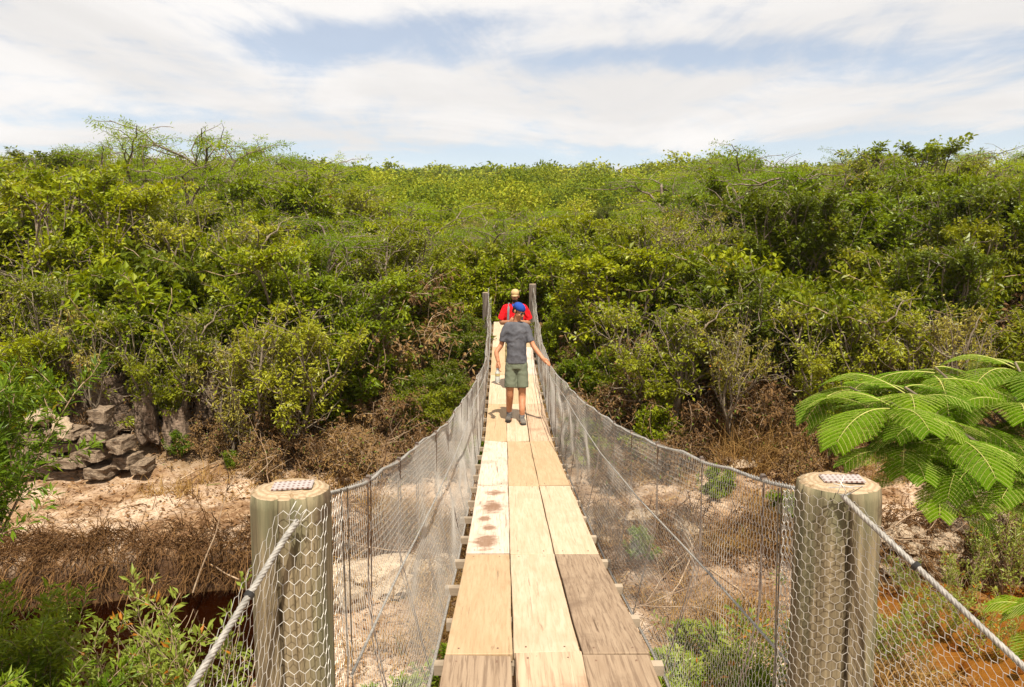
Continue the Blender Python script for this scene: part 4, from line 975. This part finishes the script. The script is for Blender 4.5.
def hand(wr, d, up, side, curl, r=.009):
    """palm + 5 fingers. wr wrist point, d pointing direction, up = back-of-hand normal, side=+1 thumb to d x up"""
    wr = np.array(wr, float); d = unit(np.array(d, float)); up = np.array(up, float); up = unit(up - d * (up @ d)); lat = np.cross(d, up) * side
    parts = [limb([wr - d * .02, wr + d * .02, wr + d * .055, wr + d * .088], [(.024, .02), (.033, .016), (.040, .015), (.037, .012)], 12)]
    Ls = [.070, .078, .073, .058]
    for i in range(4):
        q = wr + d * .082 + lat * (.030 - .020 * i); dd = d.copy(); pts = [q - d * .025]; L = Ls[i]
        for k, fr in enumerate((.45, .30, .25)):
            c = curl * (.55 if k == 0 else .95); dd = unit(dd * math.cos(c) - up * math.sin(c)) if k or True else dd
            pts.append(q); q = q + dd * L * fr
        pts.append(q); parts.append(limb(pts, [.0095, .0092, .0085, .008, .0068][:len(pts)], 8))
    q = wr + d * .028 + lat * .026; td = unit(d * .75 + lat * .75 - up * .25)
    parts.append(limb([q - td * .012, q + td * .022, q + td * .045 + d * .006, q + td * .052 + d * .026], [.0125, .012, .0105, .008], 8))
    return parts
def head(root, c, yaw, pitch, skin, name_hat, hatmat, backwards, beard=False, glasses=False):
    """head is built facing -Y then turned; returns body parts for fusing plus creates cap etc."""
    Rm = Matrix.Rotation(yaw, 3, 'Z') @ Matrix.Rotation(pitch, 3, 'X'); c = Vector(c)
    def tf(part):
        v, f = part; return [tuple(Rm @ Vector(p) + c) for p in v], f
    parts = [tf(ell((0, .008, .035), (.074, .094, .088))), tf(ell((0, -.028, -.03), (.058, .062, .072))), tf(ell((0, -.058, -.078), (.026, .026, .020))),
             tf(limb([(0, -.088, .012), (0, -.104, -.012), (0, -.109, -.026)], [.009, .011, .013], 8)), tf(ell((.014, -.098, -.03), (.008, .009, .007))), tf(ell((-.014, -.098, -.03), (.008, .009, .007))),
             tf(ell((.075, .012, -.004), (.010, .019, .031))), tf(ell((-.075, .012, -.004), (.010, .019, .031))), tf(ell((0, -.076, .030), (.052, .016, .011))), tf(ell((.034, -.066, -.022), (.022, .02, .018))), tf(ell((-.034, -.066, -.022), (.022, .02, .018)))]
    def piece(nm, pts, mat, voxel=.005, par=root, it=2):
        return fuse(nm, [tf(p) for p in pts], mat, par, voxel, it)
    piece('lips', [ell((0, -.086, -.055), (.022, .009, .0075))], M['lips'], .003)
    for sx_ in (-1, 1): piece('eye', [ell((sx_ * .030, -.077, .008), (.012, .009, .0085))], M['eye'], .0025)
    for sx_ in (-1, 1): piece('eyebrow', [limb([(sx_ * .014, -.092, .026), (sx_ * .030, -.091, .031), (sx_ * .046, -.082, .026)], [.0035, .004, .003], 6)], M['hair'], .0025)
    if glasses:
        g = piece('sunglasses', [ell((.031, -.091, .008), (.024, .006, .016)), ell((-.031, -.091, .008), (.024, .006, .016)), limb([(-.02, -.094, .012), (.02, -.094, .012)], [.003, .003], 6),
                  limb([(.052, -.088, .014), (.077, .0, .014)], [.0025, .0025], 6), limb([(-.052, -.088, .014), (-.077, .0, .014)], [.0025, .0025], 6)], M['lens'], .0028)
    if beard: piece('beard', [ell((0, -.060, -.066), (.050, .048, .036)), ell((.045, -.028, -.045), (.018, .036, .042)), ell((-.045, -.028, -.045), (.018, .036, .042)), ell((0, -.094, -.042), (.025, .008, .006))], M['hair'], .005)
    piece('hair', [ell((0, .022, .025), (.079, .088, .078)), ell((0, .062, -.02), (.060, .038, .045))], M['hair'])
    s_ = 1 if backwards else -1
    # cap: dome + button + curved peak
    brim = []
    bm = bmesh.new(); rows_ = 7; cols = 11; vs = []
    for lay in (0, 1):
        for i in range(rows_):
            for j in range(cols):
                u = (j / (cols - 1) * 2 - 1); t = i / (rows_ - 1); x = u * .074 * (1 - .25 * t * t)
                y = (.078 * math.sqrt(max(0, 1 - (u * .93) ** 2)) * .95 + t * .072 * math.sqrt(max(0, 1 - .75 * u * u)))
                z = .052 - .020 * u * u - .016 * t - lay * .005; vs.append((x, s_ * (y + .004), z))
    F = []
    q = rows_ * cols
    for i in range(rows_ - 1):
        for j in range(cols - 1):
            a = i * cols + j; F.append((a, a + 1, a + cols + 1, a + cols)); F.append((q + a, q + a + cols, q + a + cols + 1, q + a + 1))
    per = [j for j in range(cols)] + [i * cols + cols - 1 for i in range(1, rows_)] + [(rows_ - 1) * cols + j for j in range(cols - 2, -1, -1)] + [i * cols for i in range(rows_ - 2, 0, -1)]
    for a, b in zip(per, per[1:] + per[:1]): F.append((a, q + a, q + b, b))
    bm.free()
    cap = piece(name_hat, [ell((0, .008, .060), (.084, .103, .066)), limb([(0, .008, .122), (0, .008, .129)], [.007, .006], 8)], hatmat, .004)
    v_, f_2 = tf((vs, F)); mb = bpy.data.meshes.new('peak'); mb.from_pydata(v_, [], f_2); mb.materials.append(hatmat)
    for p_ in mb.polygons: p_.use_smooth = True
    mk('peak', mb, cap)
    return parts
def shoe(root, x, y, yaw):
    Rm = Matrix.Rotation(yaw, 3, 'Z')
    def tf(p): return [tuple(Rm @ Vector(q) + Vector((x, y, 0))) for q in p[0]], p[1]
    sh_ = fuse('shoe', [tf(limb([(0, .085, .05), (0, .03, .055), (0, -.05, .045), (0, -.13, .035), (0, -.165, .030)], [(.034, .036), (.040, .042), (.045, .034), (.046, .026), (.034, .018)])), tf(limb([(0, .05, .05), (0, .055, .10)], [(.042, .046), (.043, .048)]))], M['shoe'], root, .006, 3)
    fuse('sole', [tf(limb([(0, .10, .012), (0, .0, .012), (0, -.10, .012), (0, -.178, .014)], [(.036, .012), (.043, .012), (.050, .012), (.036, .012)]))], M['sole'], sh_, .005, 1)
    T = Tubes()
    for k in range(4):
        p0 = tf(([(-.026, -.02 - .028 * k, .088 - .010 * k), (0, -.024 - .028 * k, .094 - .010 * k), (.026, -.02 - .028 * k, .088 - .010 * k)], []))[0]; T.tube(p0, .004, 5)
    T.build('laces', M['strapgrey'], sh_)

# ---- man with grey T-shirt
zf = float(deckz(11.25)) + .002
man = empty('person', (.178, 11.25, zf)); man.scale = (.94, 1, 1); tag(man, 'man in grey T-shirt, olive shorts and blue cap walking down the bridge', 'person')
hp = .92
legs = []
fR = (-.110, .09); fL = (.085, -.12)   # his right foot is at image left
for (fx, fy), hx in ((fR, -.088), (fL, .088)):
    legs.append(limb([(hx, .0, hp), (hx * 1.05, -.01, .70), ((hx + fx) / 2, -.025, .49), ((hx + fx) / 2 + (fx - hx) * .1, .005, .37), (fx, fy + .035, .20), (fx, fy + .05, .08), (fx, fy + .04, .05)], [.070, .072, .058, .057, .047, .037, .037]))
    legs.append(limb([(fx, fy + .07, .045), (fx, fy - .05, .035), (fx, fy - .13, .03)], [(.034, .03), (.038, .025), (.035, .02)]))
shR, shL = (-.150, .0, 1.360), (.150, -.01, 1.345)
elR, haR = (-.225, .04, 1.10), (-.275, -.06, .865)
elL, haL = (.248, -.06, 1.10), (.395, -.20, .925)
arms = [limb([(-.11, 0, 1.355), shR, (-.208, .012, 1.23), elR, (-.312, -.01, 1.0), haR], [.045, .046, .043, .037, .036, .026]),
        limb([(.11, 0, 1.35), shL, (.205, -.03, 1.22), elL, (.315, -.125, 1.02), haL], [.045, .046, .043, .037, .036, .026])]
arms += hand(haR, (-.04, -.12, -1), (-1, -.1, 0), -1, .75) + hand(haL, (.62, -.55, -.35), (.2, -.2, 1), -1, .55)
torso = [limb([(0, 0, .86), (0, 0, 1.0), (0, .0, 1.16), (0, .0, 1.30), (0, .005, 1.41)], [(.135, .10), (.13, .095), (.138, .105), (.148, .105), (.11, .08)]), limb([(0, .01, 1.40), (.006, .0, 1.47), (.02, -.02, 1.52)], [.062, .056, .055])]
hc = (.030, -.035, 1.585)
hd = head(man, hc, R(50), R(28), M['skin'], 'cap', M['capblue'], True, False, True)
fuse('body', legs + arms + torso + hd, M['skin'], man, .0065, 3)
fuse('t_shirt', [limb([(0, 0, .845), (0, 0, .93), (0, -.005, 1.06), (0, -.002, 1.20), (0, .0, 1.32), (0, .008, 1.40), (0, .012, 1.435)], [(.165, .13), (.155, .125), (.148, .12), (.158, .124), (.162, .118), (.122, .095), (.072, .07)]),
                 limb([(-.07, .0, 1.385), (-.140, .005, 1.362), (-.192, .012, 1.25), (-.206, .025, 1.155)], [.058, .064, .060, .060]), limb([(.07, .0, 1.38), (.140, -.005, 1.352), (.188, -.022, 1.24), (.214, -.042, 1.15)], [.058, .064, .060, .058])], M['tee'], man, .009, 4, .006)
fuse('shorts', [limb([(0, 0, .95), (0, 0, .84), (0, .0, .77)], [(.148, .112), (.158, .12), (.148, .115)]), limb([(-.075, 0, .85), (-.088, -.008, .68), (-.092, -.018, .50)], [.094, .092, .095]), limb([(.075, 0, .85), (.086, -.012, .68), (.090, -.022, .50)], [.094, .092, .095])], M['shorts'], man, .009, 3, .003)
shoe(man, fR[0], fR[1], -.15); shoe(man, fL[0], fL[1], .12)
# sock
for (fx, fy) in (fR, fL): fuse('sock', [limb([(fx, fy + .05, .08), (fx, fy + .048, .120)], [.043, .042])], M['strapgrey'], man, .006, 1)

# bottle in his right hand
bt = empty('water_bottle', (.178 - .270, 11.25 - .10, zf + .585)); tag(bt, 'small clear plastic water bottle hanging from the hand of the man in grey', 'bottle')
m, n, out = new_mat('clear_plastic'); b = bsdf(n, out, (.72, .74, .70), .15, spec=.5); b.inputs['Transmission Weight'].default_value = .55; M['plastic'] = m
T = Tubes(); T.tube([(0, 0, 0), (0, 0, .012), (0, 0, .07), (0, 0, .08), (0, 0, .09), (0, 0, .14), (0, 0, .165), (0, 0, .175)], [.028, .033, .033, .029, .033, .033, .014, .013], 14); T.build('bottle_body', M['plastic'], bt)
T = Tubes(); T.tube([(0, 0, .175), (0, 0, .198)], .016, 12); T.build('cap', M['strapgrey'], bt)
T = Tubes(); T.tube([(0, 0, .09), (0, 0, .125)], .0338, 14, cap=False); T.build('label_band', M['khaki'], bt)

# ---- man with red shirt
z2 = float(deckz(13.45)) + .002
ma2 = empty('person', (.188, 13.45, z2)); ma2.scale = (.84, 1, 1); tag(ma2, 'bearded man in red shirt and tan cap following behind on the bridge', 'person')
legs = []
for (fx, fy), hx in (((-.10, -.06), -.088), ((.10, .06), .088)):
    legs.append(limb([(hx, .0, .92), (hx * 1.05, -.01, .70), ((hx + fx) / 2, -.02, .49), (fx, fy + .02, .34), (fx, fy + .035, .20), (fx, fy + .05, .08), (fx, fy + .04, .05)], [.09, .084, .06, .058, .048, .038, .038]))
    legs.append(limb([(fx, fy + .07, .045), (fx, fy - .05, .035), (fx, fy - .13, .03)], [(.034, .03), (.038, .025), (.035, .02)]))
arms = []
for s in (-1, 1):
    el_ = (s * .285, .0, 1.155); ha = (s * .115, -.25, 1.19)
    arms.append(limb([(s * .13, 0, 1.41), (s * .19, .0, 1.405), (s * .25, .0, 1.28), el_, (s * .215, -.13, 1.165), ha], [.048, .050, .047, .042, .038, .028]))
    arms += hand(ha, (-s * .8, -.35, .3), (0, -.9, .35), s, .9)
torso = [limb([(0, 0, .86), (0, 0, 1.0), (0, .0, 1.18), (0, .0, 1.33), (0, .005, 1.43)], [(.155, .11), (.155, .11), (.165, .12), (.17, .115), (.12, .08)]), limb([(0, .01, 1.42), (0, -.005, 1.50), (0, -.01, 1.54)], [.064, .058, .056])]
hd = head(ma2, (0, -.02, 1.60), R(-8), R(10), M['skin_dark'], 'cap', M['captan'], False, True, False)
fuse('body', legs + arms + torso + hd, M['skin_dark'], ma2, .0065, 3)
fuse('red_shirt', [limb([(0, 0, .84), (0, 0, .98), (0, -.005, 1.12), (0, .0, 1.28), (0, .0, 1.38), (0, .01, 1.45), (0, .012, 1.475)], [(.195, .15), (.19, .15), (.192, .145), (.205, .14), (.195, .125), (.12, .09), (.078, .074)]),
                   limb([(-.10, 0, 1.40), (-.185, .0, 1.395), (-.245, .0, 1.29), (-.282, .0, 1.20)], [.078, .08, .076, .076]), limb([(.10, 0, 1.40), (.185, .0, 1.395), (.245, .0, 1.29), (.282, .0, 1.20)], [.078, .08, .076, .076])], M['red'], ma2, .009, 4, .006)
fuse('shorts', [limb([(0, 0, .95), (0, 0, .84), (0, .0, .77)], [(.165, .122), (.178, .13), (.165, .12)]), limb([(-.085, 0, .85), (-.10, -.01, .68), (-.102, -.018, .48)], [.11, .106, .106]), limb([(.085, 0, .85), (.10, -.01, .68), (.102, -.018, .48)], [.11, .106, .106])], M['khaki'], ma2, .009, 3, .006)
shoe(ma2, -.10, -.06, -.1); shoe(ma2, .10, .06, .1)
bp_ = empty('backpack', (.188, 13.45, z2 + .95)); bp_.scale = (.84, 1, 1); tag(bp_, 'dark backpack with grey shoulder straps worn by the man in red', 'backpack')
fuse('pack_body', [limb([(0, .23, .0), (0, .25, .15), (0, .24, .35), (0, .20, .47)], [(.14, .07), (.16, .10), (.15, .09), (.09, .05)])], M['pack'], bp_, .01, 3, .004)
for s in (-1, 1): fuse('shoulder_strap', [limb([(s * .10, .16, .46), (s * .115, .06, .530), (s * .125, -.04, .505), (s * .135, -.125, .42), (s * .14, -.152, .25), (s * .15, -.10, .10), (s * .15, .10, .04)], [(.026, .008)] * 7, 10)], M['strapgrey'] if s < 0 else M['pack'], bp_, .006, 1)

# thin warm air between here and the far ridge
hb = Tubes(); hb.box((0, 0, 0), (1500, 640, 66)); hz_ = hb.build('haze', bpy.data.materials.new('air'), None, False); hz_.location = (0, 240, 25.5); tag(hz_, kind='stuff'); tag(hz_, 'thin pale haze in the air over the far wooded hill', 'haze')
am = hz_.data.materials[0]; am.use_nodes = True; am.node_tree.nodes.clear(); an_ = NT(am.node_tree); ao = an_.n('ShaderNodeOutputMaterial'); pv = an_.n('ShaderNodeVolumePrincipled')
pv.inputs['Color'].default_value = (.86, .9, .95, 1); pv.inputs['Density'].default_value = .0002; pv.inputs['Anisotropy'].default_value = .3; an_.l(pv.outputs[0], ao.inputs['Volume'])
flush_labels()
print('objects', len(sc.objects), 'trees', len(spots))
